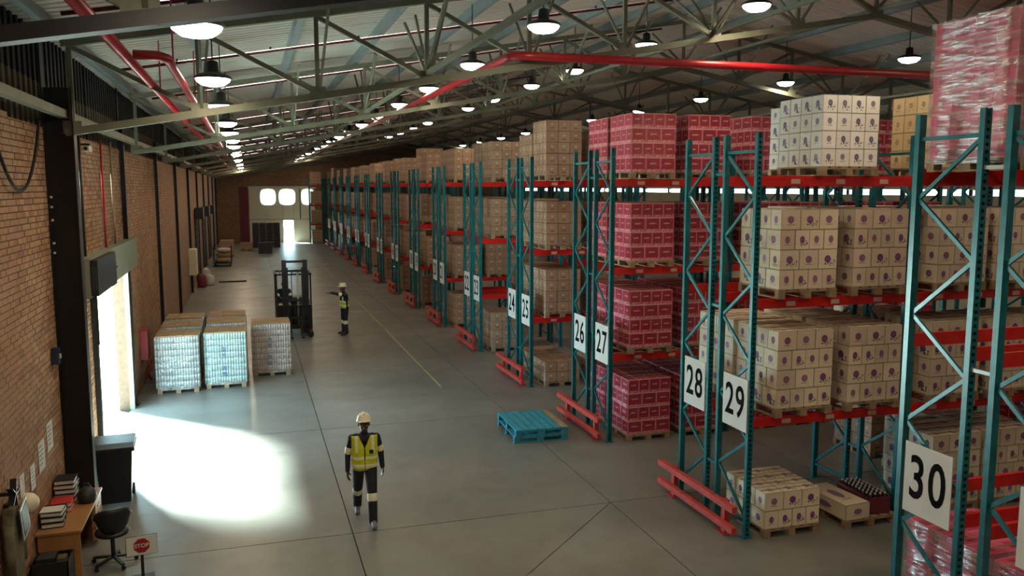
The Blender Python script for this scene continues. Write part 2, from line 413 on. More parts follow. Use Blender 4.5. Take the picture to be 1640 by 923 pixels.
# roof: two corrugated slopes, purlins as pieces of the ceiling
ceil = empty('ceiling', (0, 0, 0), kind='structure')
for side in (0, 1):
    xa, xb = (XL - .6, RIDGE) if side == 0 else (RIDGE, XR + .6)
    m = MB(); y = Y0 - .3; P = .26
    while y < Y1 + .3:
        prof = [(y, 0), (y + .12, 0), (y + .15, .05), (y + .23, .05), (y + P, 0)]
        b0 = len(m.v)
        for (yy, dz) in prof: m.v += [(xa, yy, roofz(xa) + dz), (xb, yy, roofz(xb) + dz)]
        for i in range(len(prof) - 1): m.face((b0 + 2 * i, b0 + 2 * i + 1, b0 + 2 * i + 3, b0 + 2 * i + 2))
        y += P
    # outer skin closes the roof against the sky
    za, zb = roofz(xa) + .12, roofz(xb) + .12; b0 = len(m.v)
    m.v += [(xa, Y0 - .3, za), (xb, Y0 - .3, zb), (xb, Y1 + .3, zb), (xa, Y1 + .3, za)]; m.face((b0, b0 + 1, b0 + 2, b0 + 3))
    m.build('roof_sheet', M['roof'], ceil, fix=False)
x = -2.63; PUR = []
while x < XR:
    if abs(x - RIDGE) > .3: PUR.append(x)
    x += 1.8
for x in PUR:
    zc = roofz(x) - .11; m = MB().box(x - .035, x + .035, Y0, Y1, zc - .1, zc + .1).box(x + .035, x + .09, Y0, Y1, zc - .1, zc - .085)
    m.build('purlin', M['purlin'], ceil, fix=False)
# sprinkler branch lines under the sheets
for k in range(13):
    y = 12.4 + 5.5 * k; m = MB()
    m.tube([(-2.2, y, roofz(-2.2) - .3), (RIDGE - .2, y, roofz(RIDGE - .2) - .3)], .03, 6)
    for i in range(8):
        xx = -1.2 + 1.75 * i; m.tube([(xx, y, roofz(xx) - .3), (xx, y, roofz(xx) - .22)], .02, 5)
    tag(m.build('sprinkler_line', M['branch']), 'thin dark red sprinkler line under the roof sheets, %s from the camera' % ORD[k], 'pipe', 'sprinkler branch lines')

# columns, standing against the left wall
TR = [6.6 + 7.9 * k for k in range(-2, 11)]
for k, y in enumerate(TR):
    if y < 10: continue
    k -= 2; big = (k == 1)
    c = empty('steel_column', (XL, y, 0), 0, ('wide black steel column standing behind the desk with binders' if big else 'slim dark steel column on brick wall, %s beyond the desk' % ORD[k - 2]), 'column', None if big else 'slim wall columns')
    d = .42 if big else .11; wv = .22 if big else .14
    MB().box(.0, .02, -wv / 2, wv / 2, 0, 7.75).build('rear_flange', M['blacksteel'], c)
    MB().box(d - .02, d, -wv / 2, wv / 2, 0, 6.9).build('front_flange', M['blacksteel'], c)
    MB().box(.02, d - .02, -.012, .012, 0, 6.9).build('web', M['blacksteel'], c)
    MB().box(0, d + .04, -wv / 2 - .03, wv / 2 + .03, 0, .025).build('base_plate', M['blacksteel'], c)
    if big:
        for zz in (5.25, 5.1, 4.9, 4.55, 4.4): MB().tube([(.06, -wv / 2 - .002, zz), (.06, -wv / 2 - .02, zz)], .02, 8).build('bolt', M['capwhite'], c)
# strut along the eaves
m = MB(); m.bar((-2.62, Y0, 6.5), (-2.62, Y1, 6.5), .12, .12); tag(m.build('eaves_strut', M['steel']), 'long olive grey tube running along the left wall above the bricks', 'beam')
# wind posts (dark vertical drop pipes on the wall)
for y, zz0, mt, nm in ((19.3, 4.1, 'pipe', 'thin red drop pipe on brick wall above the loading door'), (16.9, 3.9, 'darkgrey', 'thin dark conduit on brick wall left of the loading door lintel'), (20.6, 4.1, 'card', 'thin brown conduit on brick wall above right part of the loading door')):
    tag(MB().tube([(XL + .06, y, 6.4), (XL + .06, y, zz0)], .025, 6).build('wall_pipe', M[mt]), nm, 'pipe')

# trusses
def truss(y, label):
    T = empty('roof_truss', (0, y, 0), 0, label, 'truss', 'roof trusses')
    xa, xe = -2.55, XR + 2.55 - XR + XR - 2.55 - .0
    xa, xe = XL + .3, XR - .3
    bc = MB(); tc = MB()
    for (a, b) in ((xa, RIDGE), (RIDGE, xe)):
        bc.bar((a, 0, bot(a)), (b, 0, bot(b)), .16, .11); tc.bar((a, 0, bot(a) + 1.32), (b, 0, bot(b) + 1.32), .13, .10)
    bc.build('bottom_chord', M['blacksteel'] if y < 8 else M['steel'], T); tc.build('top_chord', M['blacksteel'] if y < 8 else M['steel'], T)  # nearest trusses get black chords, their shade put into the colour
    nodes = [-2.5 + 1.8375 * i for i in range(9)]
    for i, x in enumerate(nodes):
        for sgn in (1, -1):
            xx = x if sgn == 1 else 2 * RIDGE - x
            if sgn == -1 and x >= RIDGE - .1: continue
            MB().bar((xx, 0, bot(xx) + .03), (xx, 0, bot(xx) + 1.3), .07, .07, up=(0, 1, 0)).build('web_member', M['steel'], T)
            if i > 0:
                xp = nodes[i - 1] if sgn == 1 else 2 * RIDGE - nodes[i - 1]
                MB().bar((xp, 0, bot(xp) + 1.28), (xx, 0, bot(xx) + .05), .09, .07).build('web_member', M['steel'], T)
            if 0 < i < 8 and sgn == 1 or i % 2:
                fb = MB()
                for s_ in (-1, 1):
                    pz = roofz(xx) - .25; fb.bar((xx + .03, .0, bot(xx) + .05), (xx + .1, s_ * 1.5, pz), .04, .04)
                fb.build('fly_brace', M['steel'], T)
            g_ = MB().cbox((xx, -.05, bot(xx) + .06), (.26, .012, .2)); g_.build('gusset', M['steel'], T)
    return T
for k, y in enumerate(TR[2:] + TR[:2]): truss(y, 'olive steel lattice roof truss, ' + ('%s in front of the camera' % ORD[k] if k < 11 else '%s of those over and behind the camera' % ORD[k - 11]))
# longitudinal ties joining the trusses at bottom chord level
for i, x in enumerate((3.0, 8.5, 12.2, 17.7)):
    m = MB(); zz = bot(x) + .12
    m.bar((x, TR[0], zz), (x, TR[-1], zz), .07, .07)
    for k in range(len(TR) - 1):
        a, b = TR[k], TR[k + 1]; m.bar((x, a, zz), (x, a + 2.0, zz + 1.2), .045); m.bar((x, b, zz), (x, b - 2.0, zz + 1.2), .045)
    tag(m.build('bracing_line', M['steel']), 'long braced steel tie through the trusses, %s from the left wall' % ORD[i], 'bracing', 'bracing lines')

# red sprinkler mains
zz = 7.66
m = MB().tube([(24, 14.2, zz), (4.75, 14.2, zz), (4.52, 14.27, zz), (4.45, 14.5, zz), (4.45, 84, zz)], .075, 10)
tag(m.build('sprinkler_main', M['pipe']), 'bright red sprinkler main crossing above the racks then turning away down the hall', 'pipe')
m = MB().tube([(-1.36, Y0, 7.0), (-1.36, 84, 7.0)], .065, 10)
for yy in range(8, 80, 8): m.tube([(-1.36, yy, 7.0), (-1.36, yy, 7.9)], .012, 5)
a = m.build('sprinkler_main', M['pipe']); tag(a, 'red sprinkler main running along beside the left wall under the roof', 'pipe')
m = MB().tube([(-1.26, 11.4, 7.0), (-.98, 11.4, 7.0), (-.88, 11.5, 6.98), (-.85, 11.8, 6.93), (-.85, 60, 6.93)], .06, 10)
for yy in (12, 17, 22, 28, 34): m.tube([(-.85, yy, 6.93), (-.85, yy, 7.9)], .012, 5)
tag(m.build('sprinkler_main', M['pipe']), 'short red cross pipe bending away down the hall, upper left', 'pipe')

# high bay lamps
lamp_meshes = (MB().lathe([(.05, .34), (.07, .33), (.1, .2), (.2, .08), (.26, .0), (.25, .0), (.19, .08), (.06, .2)][::-1] if 0 else [(.27, -.01), (.27, .02), (.2, .06), (.09, .09), (.08, .24), (.03, .26)], 16).mesh('reflector', M['darkgrey']),
               MB().lathe([(.06, -.12), (.16, -.10), (.23, -.05), (.25, -.011)], 16).mesh('lens', M['lampglow']),
               None)
rows = {'A': (-.42, 9.2, 4.3, 7.0, 17, 'left wall'), 'B': (4.5, 12.75, 4.35, 7.9, 17, 'middle of the hall'), 'C': (8.85, 13.9, 4.1, 8.65, 12, 'first racks'), 'D': (15.4, 17.08, 4.93, 8.5, 10, 'far slope')}
for kx, (x, ya, dy, z, cnt, nm) in rows.items():
    hg = MB().tube([(0, 0, .26), (0, 0, roofz(x) - z)], .012, 6).mesh('hanger', M['darkgrey'])
    for i in range(-4, cnt):  # rows carried on behind the view: unseen lamps added to fill the rack fronts
        y = ya + dy * i
        if any(abs(y - t_) < .32 for t_ in TR): y += .35
        if kx == 'C' and abs(y - 14.2) < .4: y = 13.6
        e = empty('high_bay_lamp', (x, y, z), 0, ('lit high bay lamp in the row over the %s, %s in view' % (nm, ORD[i])) if i >= 0 else 'lit high bay lamp out of view over the %s, %s counting back' % (nm, ORD[-i - 1]), 'lamp', 'high bay lamps')
        for me, nn in zip(lamp_meshes, ('reflector', 'lens', 'hanger')):
            link(nn, me or hg, e)
        ld = bpy.data.lights.get('lamp_light')
        if not ld:
            ld = bpy.data.lights.new('lamp_light', 'AREA'); ld.shape = 'DISK'; ld.size = .3; ld.energy = LAMP_W; ld.color = LAMP_COL
        lo = bpy.data.objects.new('lamp_light', ld); COL.objects.link(lo); lo.parent = e; lo.location = (0, 0, -.14)

# ------------------------------------------------------------------ racks
BX = 2.8; LV = [1.90, 3.73, 5.57]; TOP = 6.2; RX = 7.2
def post_mesh():
    m = MB(); w_ = .045; d = .035
    m.box(-w_, -w_ + .004, -d, d, 0, TOP); m.box(w_ - .004, w_, -d, d, 0, TOP)
    for sy in (-1, 1):
        y0, y1 = (-d, -d + .004) if sy < 0 else (d - .004, d)
        m.box(-w_, -.018, y0, y1, 0, TOP); m.box(.018, w_, y0, y1, 0, TOP)
        if sy < 0:
            z = 0
            while z < TOP - .05: m.box(-.018, .018, y0, y1, z, z + .04); z += .075
        else: m.box(-.018, .018, y0, y1, 0, TOP)
    m.box(-.018, .018, .0, .004, 0, TOP, 1)
    return m.mesh('post', [M['teal'], M['black']])
def post_simple(): return MB().box(-.045, .045, -.035, .035, 0, TOP).mesh('post', M['teal'])
PM, PS = post_mesh(), post_simple()
FOOT = MB().box(-.08, .08, -.07, .07, 0, .012).mesh('foot_plate', M['teal'])
D = .87
def brace_pts(flip):
    zs = [5.9, 5.27, 4.63, 3.97, 3.38, 2.73, 2.13, 1.52, .95, .3]
    out = []
    for i in range(len(zs) - 1):
        a = (D if i % 2 == 0 else 0); b = D - a
        if flip: a, b = D - a, D - b
        out.append(((0, a, zs[i]), (0, b, zs[i + 1])))
    return out
BRM = {}
for flip in (0, 1):
    L_ = []
    hz = MB().bar((0, .03, 5.93), (0, D - .03, 5.93), .03, .045).mesh('brace', M['teal']); L_.append(hz)
    for a, b in brace_pts(flip):
        a = (0, min(max(a[1], .03), D - .03), a[2]); b = (0, min(max(b[1], .03), D - .03), b[2])
        L_.append(MB().bar(a, b, .03, .045).mesh('brace', M['teal']))
    L_.append(MB().bar((0, .03, .25), (0, D - .03, .25), .03, .045).mesh('brace', M['teal']))
    BRM[flip] = L_
    j = MB(); j.bar((0, .03, 5.93), (0, D - .03, 5.93), .03, .045)
    for a, b in brace_pts(flip): j.bar(a, b, .03, .045)
    BRM[('joined', flip)] = j.mesh('bracing', M['teal'])
bm_ = MB().box(.045, BX - .045, -.025, .025, -.15, 0)
for xx in (.045, BX - .049): bm_.box(xx, xx + .004, -.03, .03, -.2, .03)
bm_.box(.045, BX - .045, -.030, -.025, -.05, -.035)
BEAM = bm_.mesh('beam', M['red'])
LAB = MB().box(0, .16, -.034, -.031, -.12, -.05).mesh('beam_label', M['beamlabel'])
SPC = MB().box(-.02, .02, 0, .33, -.02, .02).mesh('row_spacer', M['teal']); SPC2 = MB().box(-.02, .02, 0, .33, -.02, .02).box(-.03, .03, .0, .03, -.06, .06).box(-.03, .03, .3, .33, -.06, .06).mesh('row_spacer', M['galv'])
def rack(k):
    y0 = 10.88 + 5.2 * k; n1, n2 = 29 - (-2 * 0) + (-2) * k, 28 - 2 * k
    bays = 4 if k <= 3 else (3 if k <= 6 else 2)
    r = empty('pallet_rack', (RX, y0, 0), 0, 'teal and red double pallet rack carrying number signs %d and %d' % (n2, n1), 'rack', 'double pallet racks')
    for b in range(bays + 1):
        for s in range(2):
            oy = 0 if s == 0 else 1.2
            for yy in (oy, oy + D - .02 * 0):
                o = link('post', PM if k <= 2 else PS, r, (b * BX, yy, 0)); 
                if b <= 1 and k <= 3: link('foot_plate', FOOT, r, (b * BX, yy, 0))
                if yy > oy: o.rotation_euler = (0, 0, PI)
            if k <= 3 and b <= 1:
                for me in BRM[1 - s if 0 else s]: link('brace', me, r, (b * BX, oy, 0))
            elif k <= 6 or b < 2: link('bracing', BRM[('joined', s)], r, (b * BX, oy, 0))
        if b <= 1:
            for zz in (.9, 3.5, 5.6): link('row_spacer', SPC2 if k == -1 else SPC, r, (b * BX, D + .0, zz))
    for b in range(bays):
        for zl in LV:
            for yy in (0, D, 1.2, 1.2 + D):
                o = link('beam', BEAM, r, (b * BX, yy, zl))
                if yy > 0 and yy != 1.2: o.rotation_euler = (0, 0, PI); o.location.x += BX
                if yy == 0 and k <= 2 and b < 2:
                    for xl in (.55, 1.35, 2.15): link('beam_label', LAB, o, (xl, 0, 0))
    return r, n1, n2, y0
numfont = {}
def text_mesh(s, size):
    cu = bpy.data.curves.new('numeral', 'FONT'); cu.body = s; cu.size = size; cu.extrude = .002; cu.align_x = 'CENTER'; cu.align_y = 'CENTER'; cu.offset = size * .012; cu.resolution_u = 4
    o = bpy.data.objects.new('numeral', cu); COL.objects.link(o); bpy.context.view_layer.update()
    me = bpy.data.meshes.new_from_object(o.evaluated_get(bpy.context.evaluated_depsgraph_get())); bpy.data.objects.remove(o); return me
BOARD = MB().box(-.012, 0, -.34, .34, -.41, .41).mesh('board', M['signwhite'])
MX = Matrix(((0, 0, -1, 0), (-1, 0, 0, 0), (0, 1, 0, 0), (0, 0, 0, 1)))
def sign(n_, y, z, where):
    e = empty('number_sign', (RX - .05, y, z), 0, 'white sign reading %d on the %s rack from the camera' % (n_, where), 'sign', 'aisle number signs')
    link('board', BOARD, e)
    for i, ch in enumerate(str(n_)):
        if ch not in numfont:
            me = text_mesh(ch, .52); me.materials.clear(); me.materials.append(M['signblack']); numfont[ch] = me
        o = link('numeral', numfont[ch], e); off = 0 if n_ < 10 else (.145 if i == 0 else -.145)
        o.matrix_local = Matrix.Translation((-.0145, off, 0)) @ MX @ Matrix.Scale(1.35, 4, (0, 1, 0))
BAR = MB()
for zz in (.36, .17): BAR.box(-.05, .05, -.1, 2.35, zz - .05, zz + .05)
def barrier(k, y0, n1, n2):
    e = empty('rack_guard', (RX - .26, y0, 0), 0, 'red steel floor guard at the foot of the %s rack from the camera' % ORD[k + 1], 'guard rail', 'red rack guards')
    for zz in (.50, .17): MB().box(-.06, .03, -.1, 2.35, zz - .05, zz + .05).build('rail', M['barrier'], e)
    for yy in (.3, 1.95):
        MB().box(.03, .12, yy - .05, yy + .05, .012, .53).build('post', M['barrier'], e); MB().box(-.04, .17, yy - .12, yy + .12, 0, .012).build('base_plate', M['barrier'], e)
RK = {}
for k in range(-1, 15):
    if 10.88 + 5.2 * k + 2.1 > Y1: break
    r, n1, n2, y0 = rack(k); RK[k] = y0
    n1 = 29 - 2 * k; n2 = n1 - 1
    r['label'] = 'teal and red double pallet rack, %s from the camera' % ORD[k + 1]
    if n2 > 0:
        sign(n1, y0 + (.33 if k != -1 else .1), 2.08, 'near side of the ' + ORD[k + 1]); sign(n2, y0 + 1.2 + (.38 if k != -1 else .42), 2.1, 'far side of the ' + ORD[k + 1])
    if k < 14: barrier(k, y0, n1, n2)

# ------------------------------------------------------------------ pallet loads
WX, WY, PH = 1.02, 1.12, .14
def pallet_mesh(wx=WX, wy=WY, mat='wood'):
    m = MB(); nb = 6; bw_ = wx / (nb + (nb - 1) * .35)
    for i in range(nb):
        x0 = -wx / 2 + i * bw_ * 1.35; m.box(x0, x0 + bw_, -wy / 2, wy / 2, PH - .02, PH)
    for yy in (-wy / 2 + .05, 0, wy / 2 - .05):
        m.box(-wx / 2, wx / 2, yy - .05, yy + .05, PH - .04, PH - .02)
        for xx in (-wx / 2 + .06, 0, wx / 2 - .06): m.box(xx - .06, xx + .06, yy - .05, yy + .05, .02, PH - .04)
    for xx in (-wx / 2 + .06, 0, wx / 2 - .06): m.box(xx - .06, xx + .06, -wy / 2, wy / 2, 0, .02)
    return m.mesh('pallet', M[mat])
PAL = pallet_mesh()
CM = {}
def carton_mesh(dx, dy, dz, mat):
    key = (round(dx, 3), round(dy, 3), round(dz, 3), mat)
    if key not in CM:
        g_ = .0035; m = MB(); x, y, z = dx / 2 - g_, dy / 2 - g_, dz - g_
        m.box(-x, x, -y, y, 0, z)
        m.box(-x * .98, x * .98, -.02, .02, z, z + .0015, 1)
        CM[key] = m.mesh('carton', [M[mat], M['card']])
    return CM[key]
# kind: (material, layer pattern [(nx, ny)], layer height, film)
KIND = {
 'pink': ('pink', [(3, 4), (4, 3), (3, 4), (4, 3)], .30, 'lightfilm', 'magenta cartons'),
 'white': ('white', [(4, 3), (3, 4), (4, 3), (3, 4)], .30, 'lightfilm', 'spotted cream cartons'),
 'print': ('print', [(4, 4)] * 4, .265, 'lightfilm', 'white printed cartons'),
 'tan': ('tan', [(4, 4)] * 4, .29, 'lightfilm', 'spotted tan cartons'),
 'brown': ('brown', [(3, 4)] * 4, .29, 'lightfilm', 'brown cartons'),
 'tall': ('brown', [(3, 4)] * 5, .29, 'lightfilm', 'five-high brown cartons'),
 'low': ('brown', [(3, 3)] * 2, .27, 'lightfilm', 'few brown cartons'),
 'lowwhite': ('white', [(4, 3), (3, 4)], .29, None, 'low spotted cartons'),
 'pinkwrap': ('pinkplain', [(3, 4)] * 6, .25, 'heavyfilm', 'pink film-wrapped cartons'),
 'pinklow': ('pinkplain', [(3, 4)] * 6, .22, 'heavyfilm', 'pink film-wrapped cartons'),
}
FILM = {}
def film_mesh(h, mat):
    key = (round(h, 3), mat)
    if key not in FILM:
        m = MB(); n_ = 6; x, y = WX / 2 + .012, WY / 2 + .012; ring = []
        pts = []
        for i in range(n_): pts.append((-x + 2 * x * i / n_, -y))
        for i in range(n_): pts.append((x, -y + 2 * y * i / n_))
        for i in range(n_): pts.append((x - 2 * x * i / n_, y))
        for i in range(n_): pts.append((-x, y - 2 * y * i / n_))
        rows_ = 7; rg = random.Random(3)
        for j in range(rows_ + 1):
            for p in pts:
                s_ = 1 + rg.uniform(-.002, .012); m.v.append((p[0] * s_, p[1] * s_, PH * .6 + (h - PH * .6 + .005) * j / rows_))
        N = len(pts)
        for j in range(rows_):
            for i in range(N): m.face((j * N + i, j * N + (i + 1) % N, (j + 1) * N + (i + 1) % N, (j + 1) * N + i), smooth=True)
        FILM[key] = m.mesh('film_wrap', M[mat])
    return FILM[key]
JO = {}
def load_parts(kind, full):
    mat, lay, lh, fm, _ = KIND[kind]; parts = []
    W, Dp = WX - .02, WY - .02
    jm = MB()
    for li, (nx, ny) in enumerate(lay):
        dx, dy = W / nx, Dp / ny
        for i in range(nx):
            for j in range(ny):
                if 0 < i < nx - 1 and 0 < j < ny - 1 and li < len(lay) - 1: continue
                c = (-W / 2 + dx * (i + .5), -Dp / 2 + dy * (j + .5), PH + li * lh)
                if full: parts.append((carton_mesh(dx, dy, lh, mat), c))
                else: jm.box(c[0] - dx / 2 + .004, c[0] + dx / 2 - .004, c[1] - dy / 2 + .004, c[1] + dy / 2 - .004, c[2], c[2] + lh - .004)
    return parts, (None if full else jm)
PC = {}
GR = {'pink': 'magenta carton loads on the racks', 'white': 'cream carton loads on the racks', 'brown': 'brown carton loads on the racks'}
LVN = ['on floor', 'on lowest beams', 'on middle beams', 'on top beams']
SLN = ['nearest aisle'] + [q + ' from aisle' for q in ORD[1:8]]
def load(kind, x, y, z, label, full=True, rz=0):
    key = (kind, full)
    if key not in PC:
        p, jm = load_parts(kind, full)
        PC[key] = (p, None if full else jm.mesh('carton_stack', M[KIND[kind][0]]))
    e = empty('pallet_load', (x, y, z), rz, label, 'pallet load', GR.get(kind, GR.get(KIND[kind][0], 'wrapped pallet loads')))
    link('pallet', PAL, e)
    p, jm = PC[key]
    for me, c in p:
        link('carton', me, e, (c[0] + random.uniform(-.003, .003), c[1] + random.uniform(-.003, .003), c[2]), (0, 0, R(random.uniform(-.5, .5))))
    if jm is not None: link('carton_stack', jm, e)['kind'] = 'stuff'
    fm = KIND[kind][3]; h = PH + KIND[kind][2] * len(KIND[kind][1])
    if fm and full: link('film_wrap', film_mesh(h, fm), e)
    return e
def place(row, lv, slot, kind, full=None, dx=0, dy=0, look=None, rz=None):
    k = (29 - row) // 2 if row % 2 else (28 - row) // 2
    y0 = RK[k]; back = (row % 2 == 0)
    y = y0 + (1.635 if back else .425) + dy
    x = RX + (slot // 2) * BX + (.86 if slot % 2 == 0 else 2.16) + dx
    z = 0 if lv == 0 else LV[lv - 1]
    if full is None: full = (k <= 3 and slot < 2) or (row in (29, 30, 27) and slot < 4)
    load(kind, x, y, z, 'pallet of %s %s, %s side of %s rack, %s' % (look or KIND[kind][4], LVN[lv], 'far' if back else 'near', ORD[k + 1], SLN[slot]), full, R(random.uniform(-1.2, 1.2)) if rz is None else rz)

# rack 30 / 31
place(30, 3, 0, 'pinkwrap', dx=-.12); place(31, 3, 0, 'pinkwrap', dx=-.1); place(30, 3, 1, 'pinkwrap', full=False)
place(30, 0, 0, 'pinklow', dx=-.1); place(31, 0, 0, 'pinklow', dx=-.1)
place(31, 1, 1, 'white')
# rack 29
place(29, 0, 0, 'lowwhite', dx=-.12)
for lv in (1, 2):
    place(29, lv, 0, 'white'); place(29, lv, 1, 'white'); place(29, lv, 2, 'white', dx=.1); place(29, lv, 3, 'white')
    for s in (4, 5, 6, 7): place(29, lv, s, 'white' if s < 6 else 'brown', full=False)
place(29, 3, 1, 'print', dx=-.65); place(29, 3, 2, 'tan', dx=.05); place(29, 3, 3, 'tan')
for s in (4, 6): place(29, 3, s, 'tan', full=False)
place(29, 0, 2, 'white', dx=.25); place(29, 0, 3, 'white', dx=.03); place(29, 0, 5, 'brown', full=False)
# rack 28
place(28, 1, 0, 'white'); place(28, 1, 1, 'white'); place(28, 1, 2, 'white', full=False); place(28, 2, 1, 'white'); place(28, 2, 2, 'white', full=False); place(28, 3, 1, 'print'); place(28, 3, 3, 'tan', full=False)
place(28, 0, 3, 'brown', full=False); place(28, 0, 5, 'pink', full=False); place(28, 2, 3, 'white', full=False)
# rack 27 / 26 magenta
for lv in (0, 1, 2, 3):
    for s in range(4): place(27, lv, s, 'pink')
    for s in range(4, 6): place(27, lv, s, 'pink', full=False)
    for s in (0, 1):
        place(26, lv, s, 'pink')
for s in (2, 3):
    place(26, 2, s, 'pink', full=False)
# rack 25 / 24 brown
place(25, 3, 0, 'tall'); place(25, 2, 0, 'brown'); place(25, 1, 0, 'brown'); place(25, 0, 0, 'low'); place(25, 0, 1, 'brown'); place(25, 3, 1, 'brown'); place(25, 1, 1, 'brown'); place(25, 2, 1, 'brown')
place(24, 3, 0, 'brown'); place(24, 2, 0, 'brown'); place(24, 1, 0, 'brown'); place(24, 0, 0, 'low'); place(24, 3, 1, 'brown')
# rack 23 / 22
place(23, 3, 0, 'brown'); place(23, 2, 0, 'brown'); place(23, 0, 0, 'brown'); place(23, 3, 1, 'brown'); place(23, 2, 1, 'brown')
place(22, 3, 0, 'brown'); place(22, 2, 0, 'brown'); place(22, 0, 0, 'low'); place(22, 1, 1, 'brown')
rg = random.Random(11)
for row in range(21, 0, -1):
    k = (29 - row) // 2 if row % 2 else (28 - row) // 2
    if k not in RK: continue
    for lv in range(4):
        for s in range(2 if row > 8 else 1):
            pr = {3: .92, 2: .85, 1: .78, 0: .5}[lv]
            if rg.random() < pr:
                kd = 'brown' if rg.random() < .8 else ('tall' if lv == 3 else 'low')
                place(row, lv, s, kd, full=False)
# outermost right: loads of racks 25..20 deeper in, seen above the front rows
for row in (25, 23, 21):
    for s in (2, 3, 4): place(row, 3, s, 'brown', full=False)

# short rack standing farther into the hall before the far wall
e = empty('pallet_rack', (5.75, 83.6, 0), 0, 'short single bay rack before the far wall, reaching farthest into the hall', 'rack')
for xx in (0, 1.25):
    for yy in (0, D): link('post', PS, e, (xx, yy, 0))
    link('bracing', BRM[('joined', 0)], e, (xx, 0, 0))
for zl in LV:
    for yy in (.0, D): MB().box(.045, 1.205, yy - .025, yy + .025, zl - .15, zl).build('beam', M['red'], e)
for lv_, zl in enumerate([0] + LV):
    load('brown', 5.75 + .625, 83.6 + .435, zl, 'pallet of brown cartons %s of the short rack before the far wall' % LVN[lv_], False)

# pallet with two cartons and bottle case on the floor of rack 29
y29 = RK[0]
e = empty('wooden_pallet', (9.38, y29 + .35, 0), R(0), 'low wooden pallet on the floor under rack 29 holding loose cartons', 'pallet'); link('pallet', PAL, e)
tag(link('long_carton', MB().box(-.24, .24, -.5, .5, 0, .25).mesh('long_carton', M['white']), None, (9.08, y29 + .3, PH), (0, 0, R(4))), 'long cream carton lying at the left of the low pallet under rack 29', 'carton')
e = empty('bottle_case', (9.62, y29 + .3, PH), R(-3), 'open black carton case filled with capped dark bottles on low pallet', 'bottle case')
cs = MB(); hx, hy = .2, .42
for (a, b, c_, d) in ((-hx, hx, -hy, -hy + .01), (-hx, hx, hy - .01, hy), (-hx, -hx + .01, -hy, hy), (hx - .01, hx, -hy, hy)): cs.box(a, b, c_, d, 0, .28)
cs.box(-hx, hx, -hy, hy, 0, .01); cs.build('case', [M['redpanel']], e)
bt_ = MB().lathe([(.036, 0), (.036, .19), (.03, .22), (.013, .25), (.013, .3)], 10).mesh('bottle', M['bottle']); cp_ = MB().lathe([(.016, .295), (.016, .325)], 8).mesh('cap', M['capwhite'])
for i in range(4):
    for j in range(9):
        b_ = link('bottle', bt_, e, (-.14 + .093 * i, -.36 + .09 * j, .012)); link('cap', cp_, b_)
# tall stack of picking pallets with orange cartons deeper in the aisle behind rack 29
load('tall', 12.2, 14.0, 0, 'tall stack of brown cartons in glossy film standing in the aisle behind rack 29', True)

# blue pallets
for i in range(2):
    e = empty('blue_pallet', (5.85 + .01 * i, 17.25, .142 * i), R(-3 + 1.5 * i), 'worn blue wooden pallet on the floor, %s of the pair' % ('upper' if i else 'lower'), 'pallet', 'blue pallets')
    wx, wy = 1.2, 1.5
    for j in range(7):
        x0 = -wx / 2 + j * wx / 7 * 1.0
        MB().box(x0 + .012, x0 + wx / 7 - .012, -wy / 2, wy / 2, .12, .142).build('deck_board', M['wood'] if (i == 1 and j == 6) else M['bluepaint'], e)
    for yy in (-wy / 2 + .05, 0, wy / 2 - .05):
        MB().box(-wx / 2, wx / 2, yy - .045, yy + .045, .095, .12).build('stringer', M['bluepaint'], e)
        for xx in (-wx / 2 + .07, 0, wx / 2 - .07): MB().box(xx - .06, xx + .06, yy - .045, yy + .045, .02, .095).build('block', M['bluepaint'], e)
        MB().box(-wx / 2, wx / 2, yy - .045, yy + .045, 0, .02).build('bottom_board', M['bluepaint'], e)

# ------------------------------------------------------------------ shrink wrapped can pallets on the left
M['can_a'] = plain('silver_can', (.70, .76, .76), .3, .3, .35, 14); M['can_b'] = plain('pale_blue_can', (.60, .80, .80), .3, .1, .3, 14); M['can_c'] = plain('pinkish_can', (.72, .56, .52), .35, .1, .35, 14)
def can_tray(mat):
    m = MB(); W, Dp = 1.1, 1.08; nx, ny = 16, 16; r_ = W / nx / 2
    for i in range(nx):
        for j in range(ny):
            if 0 < i < nx - 1 and 0 < j < ny - 1: continue
            cx, cy = -W / 2 + r_ + i * 2 * r_, -Dp / 2 + Dp / ny * (j + .5)
            m.lathe([(r_ * .97, 0), (r_ * .97, .155), (r_ * .7, .17)], 6, 0, (cx, cy, .004))
    m.box(-W / 2, W / 2, -Dp / 2, Dp / 2, 0, .012, 1)
    m.box(-W / 2 + .08, W / 2 - .08, -Dp / 2 + .08, Dp / 2 - .08, .01, .165, 1)
    return m.mesh('can_layer', [M[mat], M['card']])
TRAY = {m_: can_tray(m_) for m_ in ('can_a', 'can_b', 'can_c')}
TOPC = MB()
for i in range(3):
    for j in range(3): TOPC.box(-.53 + .355 * i, -.185 + .355 * i, -.53 + .355 * j, -.185 + .355 * j, 0, .03 + .006 * ((i + j) % 2))
TOPM = TOPC.mesh('cardboard_top', M['card'])
LBL = MB().box(-.055, .055, -.008, 0, .02, .13).mesh('label_sheet', M['bluelabel'])
